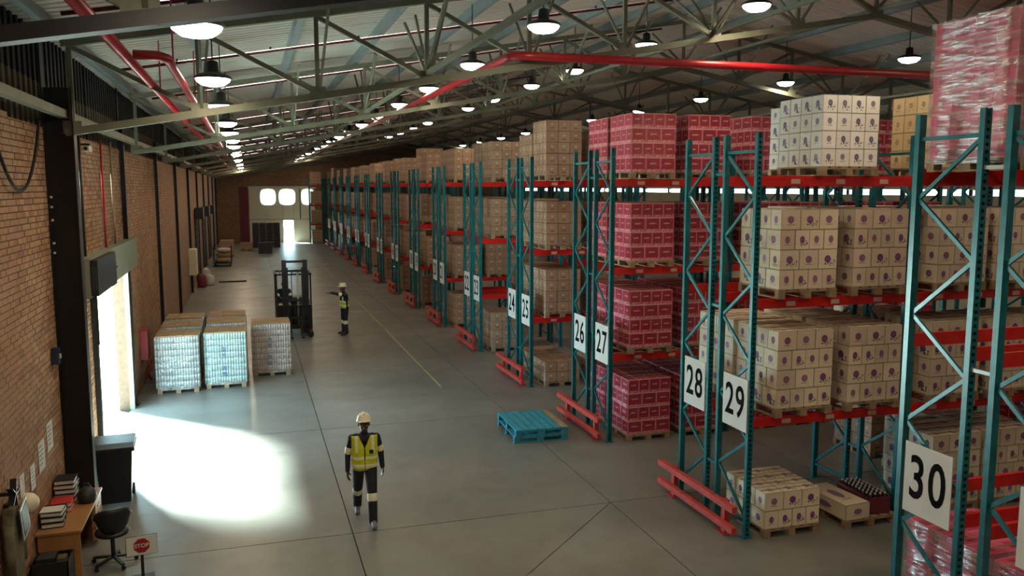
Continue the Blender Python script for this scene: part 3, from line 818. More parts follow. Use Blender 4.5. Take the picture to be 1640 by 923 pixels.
for (x, y, mt, lab, lb) in ((-1.9, 23.95, 'can_a', 'film wrapped pallet of silvery cans, front row nearest the left wall', 0), (-.70, 24.2, 'can_b', 'film wrapped pallet of pale blue cans with blue labels, middle of front row', 1), (.52, 25.35, 'can_c', 'film wrapped pallet of pinkish cans with dark labels, right of front row', 1),
                           (-1.9, 25.6, 'can_a', 'film wrapped pallet of cans behind the front left one', 0), (-.70, 25.9, 'can_a', 'film wrapped pallet of cans behind the middle one', 0), (-1.9, 27.1, 'can_a', 'film wrapped pallet of cans farthest back by the left wall', 0), (-.70, 27.3, 'can_a', 'film wrapped pallet of cans farthest back in the middle column', 0)):
    e = empty('can_pallet', (x, y, 0), R(random.uniform(-1, 1)), lab, 'pallet load', 'film wrapped can pallets'); link('pallet', PAL, e)
    for l in range(8):
        link('can_layer', TRAY[mt], e, (0, 0, PH + .17 * l))
        if lb and l in (1, 2, 4, 5) : link('label_sheet', LBL, e, (-.05, -.555, PH + .17 * l))
    link('cardboard_top', TOPM, e, (0, 0, PH + 1.36))
    fm = film_mesh(1.5, 'film'); o = link('film_wrap', fm, e); o.scale = (1.03, 1.0, 1.0)

# ------------------------------------------------------------------ loading door hardware on the left wall
tag(MB().box(XL + .006, XL + .22, 16.25, 23.0, DZ + .02, 4.15).build('trim_1', M['lintel']), kind='structure')
e = empty('shutter_motor', (XL + .22, 16.9, 3.5), 0, 'black shutter motor box at the near end of the door lintel', 'motor')
MB().box(.0, .12, -.6, 1.6, -.02, .62).build('housing', M['black'], e); MB().box(.02, .1, -.64, -.6, .1, .5).build('end_cap', M['darkgrey'], e); MB().tube([(.06, 1.6, .3), (.06, 2.0, .3)], .05, 10).build('shaft', M['darkgrey'], e)
MB().bar((.05, -.5, 0), (.05, -.5, -.9), .05).build('chain_guide', M['darkgrey'], e)
for i, (a, b) in enumerate(((DY0 - .14, DY0), (DY1, DY1 + .12))):
    tag(MB().box(XL + .006, XL + .10, a, b, 0, DZ + .02).build('trim_%d' % (i + 2), M['lintel' if i else 'darkgrey']), kind='structure')
# further doors along the left wall: dark shutter boxes and panels
for i, (y, wdt, zc) in enumerate(((51.0, 3.6, 3.6), (59.0, 3.6, 3.5), (67.5, 3.6, 3.4), (36.5, 0, 0))):
    if not wdt: continue
    d_ = MB().box(XL + .005, XL + .06, y, y + wdt, 0, zc).build('door_%d' % (i + 2), M['darkgrey']); tag(d_, kind='structure')
    for j in range(9): MB().box(XL + .06, XL + .075, y, y + wdt, .1 + j * .38, .1 + j * .38 + .34).build('shutter_slat', M['darkclad'], d_)
    MB().box(XL + .06, XL + .5, y - .2, y + wdt * .35, zc, zc + .65).build('shutter_box', M['black'], d_)
    MB().box(XL + .06, XL + .2, y + wdt * .4, y + wdt, zc + .05, zc + .6).build('lintel', M['lintel'], d_)
# red extinguisher stand
e = empty('fire_hose_reel', (XL + .014, 24.6, 0), 0, 'red fire hose and cabinet on the left wall beside the can pallets', 'fire hose')
MB().box(.0, .18, -.25, .25, .75, 1.55).build('cabinet', M['pipe'], e); MB().box(.18, .195, -.2, .2, .8, 1.5).build('cabinet_door', M['redpanel'], e)
MB().tube([(.1, .0, .8), (.2, .05, .55), (.12, -.05, .35), (.2, .05, .15)], .035, 8).build('hose', M['pipe'], e)
# cctv camera and blue switch box
e = empty('security_camera', (XL + .01, 17.1, 6.1), 0, 'small pale security camera on bracket high on the brick wall', 'camera')
MB().box(0, .2, -.02, .02, .05, .09).build('bracket', M['darkgrey'], e); MB().box(.12, .22, -.28, .06, -.06, .04).build('housing', M['paper'], e); MB().tube([(.17, -.28, -.01), (.17, -.3, -.01)], .03, 10).build('lens', M['black'], e)
e = empty('switch_box', (XL + .012, 14.0, 2.75), 0, 'small dark blue switch box on the wall left of the wide black column', 'switch')
MB().box(0, .1, -.08, .08, 0, .24).build('housing', M['navybox'], e); MB().box(.1, .12, -.025, .025, .08, .15).build('rotary_switch', M['capwhite'], e)
pts = [(XL + .08, 11.2 + 2.6 * t_ / 12, 6.35 - 1.0 * math.sin(PI * t_ / 12) ** .8) for t_ in range(13)]
tag(MB().tube(pts, .022, 6).build('hanging_cable', M['rubber']), 'black cable hanging in a loop at the top of the near brick wall', 'cable')

# papers on the wall
for i, (y, z, dy, dz, lab) in enumerate(((13.5, 1.78, .36, .42, 'white notice sheet taped to bricks, nearest the wide column'), (12.95, 1.65, .36, .42, 'white notice sheet taped to bricks, second from the wide column'), (12.4, 1.52, .24, .34, 'small white notice sheet on bricks above the red folder'), (11.85, 1.6, .22, .28, 'small cream notice on bricks above the low papers'))):
    e = empty('wall_notice', (XL + .012, y, z), 0, lab, 'notice', 'notices on the brick wall')
    MB().box(0, .004, -dy / 2, dy / 2, -dz / 2, dz / 2).build('sheet', M['paper'], e)
    for q in range(5): MB().box(.004, .0048, -dy * .38, dy * (.1 + .06 * ((q * 3) % 4)), dz * (.32 - q * .15), dz * (.36 - q * .15)).build('text_line', M['darkgrey'], e)

# ------------------------------------------------------------------ desk corner
DX, DYc = -2.6, 13.15
e = empty('office_desk', (DX, DYc, 0), 0, 'brown wooden desk against the brick wall by the wide column', 'desk')
MB().box(-.28, .28, -.88, .88, .72, .75).build('desk_top', M['deskwood'], e); MB().box(-.26, .26, -.86, -.83, 0, .72).build('end_panel', M['deskwood'], e); MB().box(-.26, .26, .83, .86, 0, .72).build('end_panel', M['deskwood'], e)
MB().box(-.27, -.25, -.83, .83, .2, .72).build('back_panel', M['deskwood'], e)
for q in range(3): 
    dr = MB().box(.2, .26, .35, .82, .1 + q * .2, .28 + q * .2).build('drawer', M['deskwood'], e); MB().box(.26, .28, .5, .66, .18 + q * .2, .2 + q * .2).build('handle', M['galv'], dr)
def binder(x, y, z, rz, mat, lab):
    e = empty('lever_arch_file', (x, y, z), rz, lab, 'binder', 'files on the desk')
    MB().box(-.16, .16, -.14, .14, 0, .006).box(-.16, .16, -.14, .14, .064, .07).box(-.16, -.154, -.14, .14, 0, .07).build('cover', M[mat], e)
    MB().box(-.13, .15, -.13, .13, .012, .058).build('sheets', M['paper'], e)
hs = ['lowest', 'second', 'third', 'fourth', 'topmost']
for i in range(5): binder(-2.73, 13.58, .75 + .0705 * i + .0, R(-88 - 5 * (i % 2)), 'black', 'black file with white pages, %s of the stack against the column' % hs[i])
binder(-2.72, 13.2, .75, R(-90), 'binder_red', 'red file lying on the desk, lower of the red pair'); binder(-2.72, 13.2, .821, R(-86), 'binder_red', 'red file lying on the desk, upper of the red pair')
for i in range(3): binder(-2.72, 12.62 + .02 * i, .75 + .0705 * i, R(-85 - 4 * i), 'black', 'black file at the near end of the desk, %s of three' % ['lowest', 'middle', 'topmost'][i])
tag(MB().box(-.15, .12, -.11, .11, 0, .004).box(-.14, .13, -.1, .12, .004, .007).build('loose_papers', M['paper'], None, (-2.72, 12.62, .964)), 'loose white papers on top of the near stack of black files', 'paper')
e = empty('work_bag', (-2.43, 13.42, .75), 0, 'rounded dark grey bag standing on the desk beside the files', 'bag')
MB().lathe([(.08, 0), (.13, .03), (.14, .1), (.11, .18), (.05, .23)], 14).build('body', M['darkgrey'], e); MB().tube([(-.06, 0, .2), (-.03, 0, .28), (.03, 0, .28), (.06, 0, .2)], .012, 6).build('handle', M['black'], e)
e = empty('rubbish_crate', (-2.62, 11.95, 0), 0, 'black open crate of odds and ends on the floor before the desk', 'crate')
cs = MB()
for (a, b, c_, d) in ((-.22, .22, -.2, -.185), (-.22, .22, .185, .2), (-.22, -.205, -.2, .2), (.205, .22, -.2, .2)): cs.box(a, b, c_, d, 0, .55)
cs.box(-.22, .22, -.2, .2, 0, .02).build('body', M['black'], e); MB().box(-.17, .05, -.12, .12, .02, .58).build('folded_box', M['darkgrey'], e); MB().box(.07, .17, -.1, .05, .02, .56).build('paper_roll', M['greencloth'], e)
# hanging items at the far left
e = empty('hanging_coat', (XL + .012, 11.0, 0), 0, 'grey green work coat hanging on the brick wall at the left edge', 'coat')
MB().prism([(-.12, 1.62), (.12, 1.62), (.22, 1.45), (.2, .75), (-.2, .7), (-.22, 1.45)], 'x', .02, .13).build('body', M['greencloth'], e)
MB().tube([(.09, -.22, 1.45), (.1, -.27, 1.1), (.1, -.25, .85)], [.06, .055, .05], 8).build('sleeve', M['greencloth'], e); MB().tube([(.09, .22, 1.45), (.1, .27, 1.1), (.1, .25, .85)], [.06, .055, .05], 8).build('sleeve', M['greencloth'], e)
MB().box(0, .06, -.03, .03, 1.6, 1.66).build('hook', M['black'], e)
e = empty('clip_board', (XL + .19, 11.1, 1.42), 0, 'grey framed board hanging tilted in front of the coat', 'board')
bb = MB().box(0, .015, -.16, .16, -.22, .22, M=Matrix.Rotation(R(14), 4, 'X')).build('board', M['galv'], e); MB().box(.015, .02, -.12, .12, -.18, .18, M=Matrix.Rotation(R(14), 4, 'X')).build('sheet', M['darkgrey'], e)
e = empty('hard_hat', (XL + .16, 11.42, 1.5), 0, 'cream hard hat hanging on the wall beside the coat', 'helmet')
MB().lathe([(.13, 0), (.13, .01), (.12, .05), (.09, .1), (.04, .13)], 16).build('shell', M['helmet'], e, ).rotation_euler = (0, R(70), 0)
e = empty('wall_fan', (XL + .012, 10.75, 1.86), 0, 'black wall bracket fan at the left edge above the coat', 'fan')
MB().box(0, .15, -.02, .02, -.02, .02).build('bracket', M['black'], e); fb = MB()
for q in range(5):
    a = 2 * PI * q / 5; fb.bar((.17, 0, 0), (.17, .17 * math.cos(a), .17 * math.sin(a)), .07, .01)
fb.build('blades', M['black'], e)
# chair
e = empty('office_chair', (-2.02, 12.8, 0), R(-75), 'black swivel chair on a five star base by the desk', 'chair')
for q in range(5):
    a = 2 * PI * q / 5 + .3; l_ = MB().bar((0, 0, .12), (.3 * math.cos(a), .3 * math.sin(a), .075), .045, .03).build('leg', M['black'], e)
    cx, cy = .3 * math.cos(a), .3 * math.sin(a); MB().tube([(cx - .02, cy, .03), (cx + .02, cy, .03)], .03, 10).build('caster', M['rubber'], e)
MB().tube([(0, 0, .1), (0, 0, .44)], .03, 10).build('gas_lift', M['darkgrey'], e)
MB().lathe([(.1, 0), (.21, .01), (.235, .04), (.22, .075), (.15, .09)], 20, 0, (0, 0, .44)).build('seat', M['black'], e)
bk = MB(); NN = 12; MM = 5
for lay in range(2):
    for q in range(NN + 1):
        a = R(-62 + 124 * q / NN); e_ = abs(q / NN * 2 - 1)
        for p in range(MM + 1):
            v_ = p / MM * 2 - 1; hh = .19 * math.sqrt(max(.05, 1 - e_ ** 3)); rr_ = (.235 if lay else .275) + .03 * v_ - (.012 if abs(v_) > .9 or e_ > .95 else 0) * (1 - 2 * lay)
            bk.v.append((rr_ * math.cos(a), rr_ * math.sin(a), .72 + hh * v_))
W_ = MM + 1; T_ = (NN + 1) * W_
for q in range(NN):
    for p in range(MM):
        a = q * W_ + p; bk.face((a, a + W_, a + W_ + 1, a + 1), smooth=True); bk.face((T_ + a, T_ + a + 1, T_ + a + W_ + 1, T_ + a + W_), smooth=True)
for q in range(NN): bk.face((q * W_, T_ + q * W_, T_ + (q + 1) * W_, (q + 1) * W_)); bk.face((q * W_ + MM, (q + 1) * W_ + MM, T_ + (q + 1) * W_ + MM, T_ + q * W_ + MM))
for p in range(MM): bk.face((p, p + 1, T_ + p + 1, T_ + p)); a = NN * W_; bk.face((a + p, T_ + a + p, T_ + a + p + 1, a + p + 1))
bk.build('backrest', M['black'], e); MB().bar((.05, 0, .45), (.25, 0, .62), .05, .02).build('back_bracket', M['darkgrey'], e)
# stop sign
e = empty('stop_sign', (-1.56, 12.15, 0), R(8), 'small square STOP sign on a thin black post near the chair', 'sign')
MB().box(-.19, .19, -.012, 0, .36, .62).build('board', M['signwhite'], e); MB().box(-.2, .2, -.006, .004, .35, .355).box(-.2, .2, -.006, .004, .625, .63).box(-.2, -.195, -.006, .004, .35, .63).box(.195, .2, -.006, .004, .35, .63).build('frame', M['black'], e)
oc = [(.108 * math.cos(R(22.5 + 45 * q)), .49 + .108 * math.sin(R(22.5 + 45 * q))) for q in range(8)]
MB().prism(oc, 'y', -.016, -.0125).build('octagon', M['stopred'], e)
tm = text_mesh('STOP', .078); tm.materials.clear(); tm.materials.append(M['signwhite'])
o = link('lettering', tm, e); o.matrix_local = Matrix.Translation((0, -.0185, .49)) @ Matrix.Rotation(PI / 2, 4, 'X')
MB().box(-.02, .02, .0, .02, .0, .5).build('post', M['black'], e); MB().box(-.15, .15, -.12, .14, 0, .02).build('base', M['black'], e)
# wheelie bin
e = empty('wheelie_bin', (-2.33, 15.5, 0), R(4), 'tall black wheelie bin standing in the light of the loading door', 'bin')
m = MB(); prof = [(-.24, -.27, -.24, .27)]; b0 = 0
m.v += [(-.23, -.26, .04), (.23, -.26, .04), (.23, .24, .04), (-.23, .24, .04), (-.29, -.34, .98), (.29, -.34, .98), (.29, .33, .98), (-.29, .33, .98)]
for q in ((0, 1, 5, 4), (1, 2, 6, 5), (2, 3, 7, 6), (3, 0, 4, 7), (4, 5, 6, 7), (3, 2, 1, 0)): m.face(q)
m.build('body', M['black'], e); MB().box(-.33, .33, -.38, .37, .96, 1.0).build('rim', M['black'], e)
MB().prism([(-.38, 1.0), (-.38, 1.03), (-.2, 1.07), (.3, 1.09), (.4, 1.04), (.4, 1.0)], 'x', -.32, .32).build('lid', M['darkgrey'], e); MB().tube([(-.25, .42, 1.0), (.25, .42, 1.0)], .018, 8).build('handle', M['black'], e)
for s_ in (-1, 1): MB().tube([(s_ * .25 - .02, .26, .1), (s_ * .25 + .02, .26, .1)], .1, 14).build('wheel', M['rubber'], e)

# ------------------------------------------------------------------ people
def capsule(m, a, b, ra, rb, n=12):
    a = Vector(a); b = Vector(b); d = (b - a); L_ = d.length
    d = d.normalized() if L_ > 1e-6 else Vector((0, 0, 1))
    pts = []; rs = []
    for q in range(5):
        t_ = PI / 2 * (1 - q / 4); pts.append(a - d * ra * math.sin(t_)); rs.append(max(ra * math.cos(t_), ra * .05))
    for q in range(5):
        t_ = PI / 2 * q / 4; pts.append(b + d * rb * math.sin(t_)); rs.append(max(rb * math.cos(t_), rb * .05))
    m.tube(pts, rs, n)
def remesh(prims, voxel, grow=0):
    m = MB()
    for (a, b, ra, rb, mi) in prims: capsule(m, a, b, ra + grow, rb + grow)
    me = m.mesh('tmp', []) if 0 else None
    me = bpy.data.meshes.new('tmp'); me.from_pydata(m.v, [], m.f)
    o = bpy.data.objects.new('tmp', me); COL.objects.link(o)
    md = o.modifiers.new('r', 'REMESH'); md.mode = 'VOXEL'; md.voxel_size = voxel; md.use_smooth_shade = True
    ms = o.modifiers.new('s', 'SMOOTH'); ms.iterations = 4; ms.factor = .5
    bpy.context.view_layer.update()
    out = bpy.data.meshes.new_from_object(o.evaluated_get(bpy.context.evaluated_depsgraph_get()))
    bpy.data.objects.remove(o); return out
def nearest(prims, p):
    best = 9; bi = 0
    for (a, b, ra, rb, mi) in prims:
        d = b - a; L2 = d.length_squared; t_ = 0 if L2 < 1e-9 else max(0, min(1, (p - a).dot(d) / L2))
        q = (p - (a + d * t_)).length - (ra + (rb - ra) * t_)
        if q < best: best = q; bi = mi
    return bi
MATS = ['navy', 'skin', 'reflect', 'boot', 'shoewhite']
def person(loc, rz, J, label, voxel=.009, vest='full', shoe=3, sc=1.0):
    V = Vector; P = []
    def cap(a, b, ra, rb, mi): P.append((V(a), V(b), ra, rb, mi))
    def limb(a, b, ra, rb, mi, band=None):
        a = V(a); b = V(b)
        if band is None: cap(a, b, ra, rb, mi); return
        t0, t1 = band; p0 = a.lerp(b, t0); p1 = a.lerp(b, t1); r0 = ra + (rb - ra) * t0; r1 = ra + (rb - ra) * t1
        cap(a, p0, ra, r0, mi); cap(p1, b, r1, rb, mi); cap(p0, p1, r0 + .006, r1 + .006, 2)
    hip, ch, nk = V(J['hip']), V(J['chest']), V(J['neck'])
    sd = V(J.get('side', (1, 0, 0)))
    for s_ in (-1, 1):
        cap(hip + sd * .075 * s_, ch + sd * .09 * s_, .115, .115, 0); cap(ch + sd * .09 * s_, ch + sd * .13 * s_ + (nk - ch) * .62, .115, .085, 0)
    cap(hip - sd * .08, hip + sd * .08, .12, .12, 0); mid = ch + (nk - ch) * .62
    cap(mid - sd * .14, mid + sd * .14, .082, .082, 0); cap(mid, nk, .07, .06, 0)
    hd = V(J['head']); fwd = V(J['face']).normalized(); cap(nk, hd - V((0, 0, .05)), .055, .058, 1)
    cap(hd + V((0, 0, .03)) - fwd * .012, hd + V((0, 0, -.035)) + fwd * .015, .088, .072, 1); cap(hd + V((0, 0, -.075)) + fwd * .045, hd + V((0, 0, -.05)) + fwd * .03, .035, .045, 1)
    cap(hd + fwd * .095 + V((0, 0, .0)), hd + fwd * .108 + V((0, 0, -.028)), .010, .017, 1)
    es = fwd.cross(V((0, 0, 1))).normalized()
    for s_ in (-1, 1): cap(hd + es * .085 * s_ + V((0, 0, .01)), hd + es * .09 * s_ - V((0, 0, .025)), .014, .011, 1)
    cap(hd + fwd * .085 + es * .018 - V((0, 0, .052)), hd + fwd * .085 - es * .018 - V((0, 0, .052)), .011, .011, 1)
    for s_ in ('L', 'R'):
        sh, el, wr_ = V(J['sh' + s_]), V(J['el' + s_]), V(J['wr' + s_])
        limb(sh, el, .068, .052, 0, (.62, .82)); cap(el, wr_, .052, .04, 0)
        hdir = (V(J['hand' + s_]) - wr_).normalized(); hsd = hdir.cross(V(J['palm' + s_])).normalized()
        cap(wr_, wr_ + hdir * .04, .026, .028, 1)
        for q in range(3): cap(wr_ + hdir * .03 + hsd * (.022 * (q - 1)), wr_ + hdir * .085 + hsd * (.026 * (q - 1)), .016, .014, 1)
        pn = V(J['palm' + s_]).normalized(); point = J.get('point' + s_)
        for q, ln_ in enumerate((.075, .085, .08, .062)):
            b0_ = wr_ + hdir * .088 + hsd * (.0235 * (q - 1.5)); k_ = .15 if (point and q == 0) else .5
            b1_ = b0_ + (hdir + pn * k_ * .6).normalized() * ln_ * .5; b2_ = b1_ + (hdir + pn * k_ * 1.8).normalized() * ln_ * .5
            cap(b0_, b1_, .0098, .0092, 1); cap(b1_, b2_, .0092, .008, 1)
        tb = wr_ + hdir * .035 - hsd * .03; t1_ = tb + (hdir * .6 - hsd * .7 + pn * .4).normalized() * .045; cap(tb, t1_, .013, .0115, 1); cap(t1_, t1_ + (hdir + pn * .5).normalized() * .035, .0115, .0095, 1)
        h_, kn, an = V(J['hip' + s_]), V(J['kn' + s_]), V(J['an' + s_])
        cap(h_, kn, .108, .08, 0); limb(kn, an, .080, .070, 0, (.06, .2))
        toe = V(J['toe' + s_]); cap(an, an.lerp(toe, .15) + V((0, 0, -.02)), .05, .05, 3); cap(an.lerp(toe, .1) * 1.0, toe, .048, .042, 3 if shoe == 3 else 4); cap(an.lerp(toe, -.25), an.lerp(toe, .3), .042, .04, 3)
    # drop anything below the ground plane afterwards
    me = remesh(P, voxel)
    for v_ in me.vertices:
        if v_.co.z < 0 and J.get('floor', True): v_.co.z = 0.0
    me.materials.clear()
    for k_ in MATS: me.materials.append(M[k_])
    idx = [nearest(P, p.center) for p in me.polygons]; me.polygons.foreach_set('material_index', idx); me.update()
    e = empty('person', loc, rz, label, 'person'); e.scale = (sc, sc, sc)
    link('body', me, e)
    # helmet
    hm = MB(); hm.lathe([(.135, -.005), (.137, .0), (.128, .012), (.122, .04), (.108, .085), (.075, .12), (.03, .135)], 20, 0, (0, 0, 0), 1.0, 1.12)
    hm.box(-.011, .011, -.13, .12, .1, .138); 
    h_ = hm.build('hard_hat', M['helmet'], e); h_.scale = (.92, .92, .95); h_.location = hd + V((0, 0, .055)); ang = math.atan2(fwd.y, fwd.x) + PI / 2; h_.rotation_euler = (R(-J.get('tilt', 4)), 0, ang)
    br = MB().prism([(-.09, -.12), (-.07, -.185), (0, -.205), (.07, -.185), (.09, -.12)], 'z', -.008, .002).build('peak', M['helmet'], h_)
    for s_ in (-1, 1):
        ey = MB().lathe([(.002, -.011), (.009, -.007), (.011, 0), (.009, .007), (.002, .011)], 8).build('eye', M['eye'], e); ey.location = hd + fwd * .083 + es * .032 * s_ + V((0, 0, .004))
    if vest:
        TP = [p for p in P[:7]]
        vm = remesh(TP, voxel * 1.1, .018)
        bm = bmesh.new(); bm.from_mesh(vm); kill = []
        zlo = hip.z - (.1 if vest == 'full' else .02); zhi = nk.z - .045
        for f_ in bm.faces:
            c_ = f_.calc_center_median(); l_ = (c_ - hip).dot(sd); front = (c_ - ch).dot(fwd) > 0
            if c_.z < zlo or c_.z > zhi or (front and c_.z > ch.z + .02 and abs(l_) < (c_.z - ch.z - .02) * .42) or abs(l_) > .205: kill.append(f_)
            elif vest == 'low' and c_.z > ch.z - .02 and abs(abs(l_) - .12) > .03: kill.append(f_)
        bmesh.ops.delete(bm, geom=kill, context='FACES')
        for f_ in bm.faces:
            c_ = f_.calc_center_median(); l_ = (c_ - hip).dot(sd); front = (c_ - ch).dot(fwd) > 0
            rel = c_.z - zlo
            f_.material_index = 1 if (.06 < rel < .115 or .2 < rel < .245 or (abs(abs(l_) - .13) < .02 and c_.z > ch.z - .03)) else 0
            if front and abs(l_) < .008: f_.material_index = 2
            if front and .07 < l_ < .14 and ch.z - .06 < c_.z < ch.z + .01 and vest == 'full': f_.material_index = 2
            f_.smooth = True
        vm.materials.clear()
        for k_ in ('hiviz', 'reflect', 'black'): vm.materials.append(M[k_])
        bm.to_mesh(vm); bm.free()
        vo = link('hi_vis_vest', vm, e); sd_ = vo.modifiers.new('thick', 'SOLIDIFY'); sd_.thickness = .006
    return e
# walker in the foreground: faces the camera (-Y), its left leg (image right) forward
J = dict(hip=(0, 0, .97), chest=(0, -.01, 1.22), neck=(0, -.02, 1.50), head=(0, -.045, 1.635), face=(.03, -1, -.18), tilt=8,
         shR=(-.195, -.01, 1.40), elR=(-.265, .02, 1.13), wrR=(-.275, -.04, .88), handR=(-.275, -.06, .7), palmR=(.9, -.3, 0),
         shL=(.195, -.01, 1.40), elL=(.265, .04, 1.14), wrL=(.285, .0, .9), handL=(.29, -.03, .72), palmL=(-.9, -.3, 0),
         hipR=(-.095, .01, .93), knR=(-.11, .12, .53), anR=(-.10, .42, .13), toeR=(-.11, .26, .045),
         hipL=(.095, -.01, .93), knL=(.10, -.17, .52), anL=(.10, -.27, .09), toeL=(.11, -.43, .045))
person((1.66, 13.3, 0), R(-3), J, 'man in white hard hat, navy overalls and yellow vest walking towards the camera', .0085, 'full', 4, 1.0)
# man in the distance pointing to the left with an outstretched arm, seen from the side
J = dict(hip=(0, 0, .97), chest=(-.02, 0, 1.22), neck=(-.03, 0, 1.50), head=(-.05, 0, 1.635), face=(-1, -.2, -.1), side=(.35, -.94, 0), tilt=3,
         shL=(.02, -.17, 1.40), elL=(-.24, -.2, 1.46), wrL=(-.47, -.18, 1.50), handL=(-.7, -.17, 1.5), palmL=(0, 0, -1), pointL=True,
         shR=(-.05, .18, 1.40), elR=(-.18, .2, 1.38), wrR=(-.36, .16, 1.47), handR=(-.5, .1, 1.49), palmR=(0, 0, -1),
         hipR=(-.02, .09, .93), knR=(-.04, .12, .51), anR=(-.03, .14, .09), toeR=(-.2, .16, .045),
         hipL=(.02, -.09, .93), knL=(.0, -.12, .51), anL=(.03, -.13, .09), toeL=(-.14, -.16, .045))
person((3.28, 31.1, 0), 0, J, 'standing man pointing left beside the forklift, yellow vest low at the waist', .011, 'low', 3, 1.06)

# ------------------------------------------------------------------ forklift with driver
e = empty('forklift', (1.55, 31.4, 0), 0, 'dark forklift with raised mast facing the camera behind the can pallets', 'forklift')
for s_ in (-1, 1):
    MB().box(s_ * .37 - .08, s_ * .37 + .08, .0, .16, .1, 2.78).build('mast_rail', M['blacksteel'], e)
    MB().box(s_ * .27 - .035, s_ * .27 + .035, .03, .13, .1, 2.5).build('inner_mast', M['darkgrey'], e)
    MB().box(s_ * .5 - .08, s_ * .5 + .08, -.55, .6, .05, .22).build('outrigger', M['blacksteel'], e)
    MB().tube([(s_ * .5 - .05, -.42, .1), (s_ * .5 + .05, -.42, .1)], .1, 14).build('load_wheel', M['rubber'], e)
    MB().box(s_ * .2 - .05, s_ * .2 + .05, -1.0, -.05, .06, .1).box(s_ * .2 - .05, s_ * .2 + .05, -.09, -.05, .06, .6).build('fork', M['darkgrey'], e)
    MB().tube([(s_ * .55 - .08, 1.9, .2), (s_ * .55 + .08, 1.9, .2)], .2, 16).build('drive_wheel', M['rubber'], e)
for z in (2.72, 2.38, 1.3, .3): MB().box(-.42, .42, .02, .12, z - .04, z + .04).build('mast_crossbar', M['blacksteel'], e)
MB().box(-.22, -.18, -.05, -.01, .72, 1.1).box(-.02, .02, -.05, -.01, .72, 1.1).box(.18, .22, -.05, -.01, .72, 1.1).box(-.4, .4, -.05, -.01, 1.06, 1.1).box(-.4, .4, -.05, -.01, .3, .42).box(-.4, .4, -.05, -.01, .62, .72).box(-.4, -.34, -.05, -.01, .3, 1.1).box(.34, .4, -.05, -.01, .3, 1.1).build('carriage', M['blacksteel'], e)
MB().tube([(.1, .08, .3), (.1, .08, 2.3)], .035, 8).build('lift_cylinder', M['galv'], e)
MB().tube([(-.1, .09, .4), (-.12, .09, 2.35), (-.05, .1, 2.4)], .015, 6).build('hose', M['rubber'], e)
MB().prism([(.2, .22), (2.25, .22), (2.35, .4), (2.3, 1.12), (1.5, 1.15), (1.3, .8), (.5, .8), (.35, 1.1), (.2, 1.1)], 'x', -.66, .6).build('chassis', M['blacksteel'], e)
MB().box(-.62, .56, 1.45, 2.2, 1.12, 1.22).build('engine_cover', M['darkgrey'], e)
MB().box(-.6, -.1, 1.1, 1.5, .8, .95).build('seat', M['rubber'], e); MB().box(-.55, -.15, 1.42, 1.55, .95, 1.5).build('seat_back', M['rubber'], e)
for (xx, yy) in ((-.64, .4), (.58, .4), (-.64, 2.0), (.58, 2.0)): MB().bar((xx, yy, .8), (xx, yy + (.1 if yy < 1 else -.1), 2.2), .06).build('guard_post', M['blacksteel'], e)
gm = MB().box(-.68, .62, .45, .51, 2.18, 2.24).box(-.68, .62, 1.88, 1.94, 2.18, 2.24).box(-.68, -.62, .45, 1.94, 2.18, 2.24).box(.56, .62, .45, 1.94, 2.18, 2.24)
for q in range(5): gm.box(-.5 + .22 * q, -.46 + .22 * q, .5, 1.9, 2.19, 2.23)
gm.build('overhead_guard', M['blacksteel'], e)
MB().tube([(-.35, .75, .85), (-.35, .9, 1.18)], .02, 8).build('steering_column', M['black'], e)
st = MB(); st.tube([(-.35 + .15 * math.cos(2 * PI * q / 14), .92 - .04 * math.sin(2 * PI * q / 14), 1.2 + .14 * math.sin(2 * PI * q / 14)) for q in range(15)], .015, 6, cap=False); st.build('steering_wheel', M['black'], e)
J = dict(hip=(0, 0, .16), chest=(0, -.02, .42), neck=(0, -.03, .70), head=(0, -.05, .84), face=(0, -1, -.1), floor=False,
         shR=(-.195, -.02, .60), elR=(-.24, -.14, .38), wrR=(-.14, -.34, .36), handR=(-.08, -.46, .37), palmR=(0, 0, -1),
         shL=(.195, -.02, .60), elL=(.24, -.14, .38), wrL=(.14, -.34, .36), handL=(.08, -.46, .37), palmL=(0, 0, -1),
         hipR=(-.09, 0, .12), knR=(-.13, -.42, .16), anR=(-.13, -.5, -.24), toeR=(-.13, -.66, -.28),
         hipL=(.09, 0, .12), knL=(.13, -.42, .16), anL=(.13, -.5, -.24), toeL=(.13, -.66, -.28))
person((1.55 - .35, 31.4 + 1.3, .93), 0, J, 'driver in white hard hat seated in the forklift', .012, None)

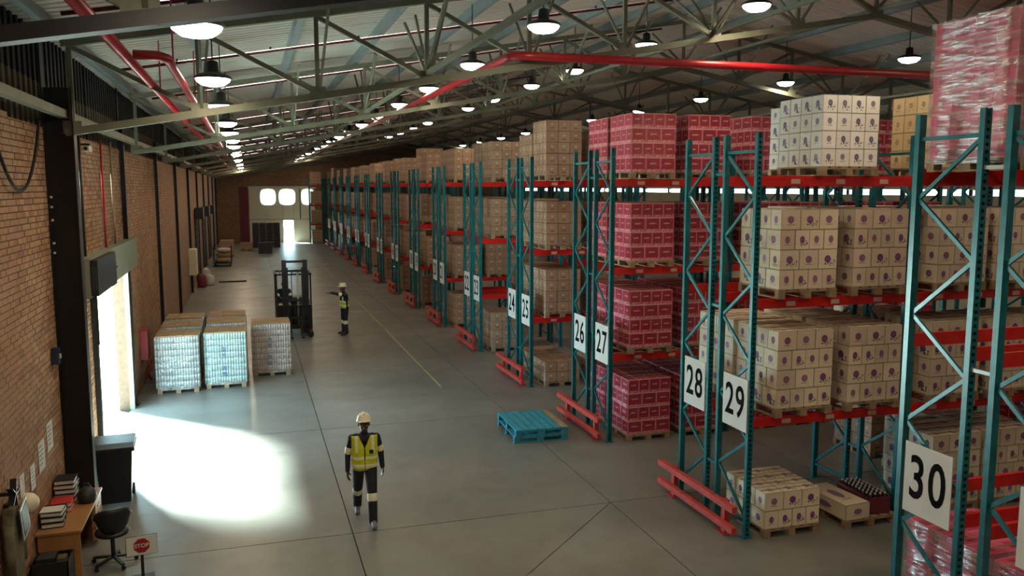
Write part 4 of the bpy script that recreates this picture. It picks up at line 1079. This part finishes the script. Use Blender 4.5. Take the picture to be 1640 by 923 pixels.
# ------------------------------------------------------------------ far end clutter
def crate_stack(x, y, nx, nz, lab, mat='black', s=.6):
    e = empty('crate_stack', (x, y, 0), 0, lab, 'crates')
    for i in range(nx):
        for k_ in range(nz):
            c_ = MB().box(0, s * .95, 0, s, 0, .30).box(.03, s * .95 - .03, -.01, 0, .05, .12).build('crate', M[mat], e, (i * s, random.uniform(-.05, .05), k_ * .32)); 
    return e
M['crate'] = plain('dark_violet_crate', (.035, .035, .055), .5, 0, .4, 2)
crate_stack(.35, 78.8, 4, 7, 'wide wall of dark crates stacked before the far wall', 'crate')
crate_stack(.75, 71.5, 2, 3, 'small dark stack of crates on the floor near the far end', 'crate', .55)
def trolley(x, y, lab, mat, hh):
    e = empty('stock_trolley', (x, y, 0), 0, lab, 'trolley')
    MB().box(-.6, .6, -.9, .9, .2, .26).build('deck', M['darkgrey'], e)
    for (a, b) in ((-.5, -.8), (.5, -.8), (-.5, .8), (.5, .8)): MB().tube([(a - .03, b, .1), (a + .03, b, .1)], .1, 10).build('wheel', M['rubber'], e)
    for (a, b) in ((-.58, -.88), (.58, -.88), (-.58, .88), (.58, .88)): MB().bar((a, b, .26), (a, b, hh + .5), .05).build('upright', M['black'], e)
    return e
trolley(-1.75, 61.5, 'dark framed trolley by the left wall, loaded with sacks', 'card', .9)
def sack(x, y, z, mat, lab):
    m = MB().lathe([(.12, 0), (.34, .04), (.4, .16), (.33, .27), (.12, .33)], 14, 0, (0, 0, 0), 1.25, 1.0)
    tag(m.build('sack', M[mat], None, (x, y, z)), lab, 'sack', 'sacks on the trolley')
M['sackw'] = plain('white_sack', (.55, .48, .48), .8); M['sackp'] = plain('purple_sack', (.12, .05, .14), .8)
sack(-1.75, 61.1, .26, 'card', 'brown sack low at the front of the trolley'); sack(-1.75, 61.9, .26, 'card', 'brown sack low at the back of the trolley'); sack(-1.7, 61.5, .59, 'card', 'brown sack in the middle of the trolley pile'); sack(-1.65, 61.5, .92, 'sackw', 'white sack on top of the trolley pile')
load('brown', -1.6, 69.5, 0, 'brown carton pallet by the left wall behind the trolley', False); load('low', -.2, 76.0, 0, 'low pallet of brown cartons left of the dark crate wall', False); load('low', -1.9, 76.5, 0, 'low pallet of brown cartons in the far left corner', False)
e = empty('electrical_cabinet', (XL + .005, 45.5, 0), 0, 'tall pale cabinet fixed on the left wall before the sacks', 'cabinet')
MB().box(0, .35, -.5, .5, 1.0, 2.3).build('body', M['cream'], e); MB().box(.35, .37, -.46, .46, 1.04, 2.26).build('door', M['cream'], e)
for i, (x, y, h, mt) in enumerate(((-2.35, 50.2, .9, 'sackw'), (-2.1, 49.3, .6, 'capwhite'), (-2.5, 48.4, .75, 'redpanel'))):
    tag(MB().lathe([(.2, 0), (.24, .1), (.22, h * .8), (.1, h)], 12).build('drum', M[mt], None, (x, y, 0)), ['pale drum by the wall before the trolley, farthest of three', 'white drum by the wall before the trolley, middle of three', 'maroon drum by the wall, nearest of three'][i], 'drum')
tag(MB().box(-.75, .75, -.1, .1, 0, .08).build('timber_beam', M['darkgrey'], None, (-.95, 50.6, 0)), 'dark timber lying on the floor beside the drums', 'timber')
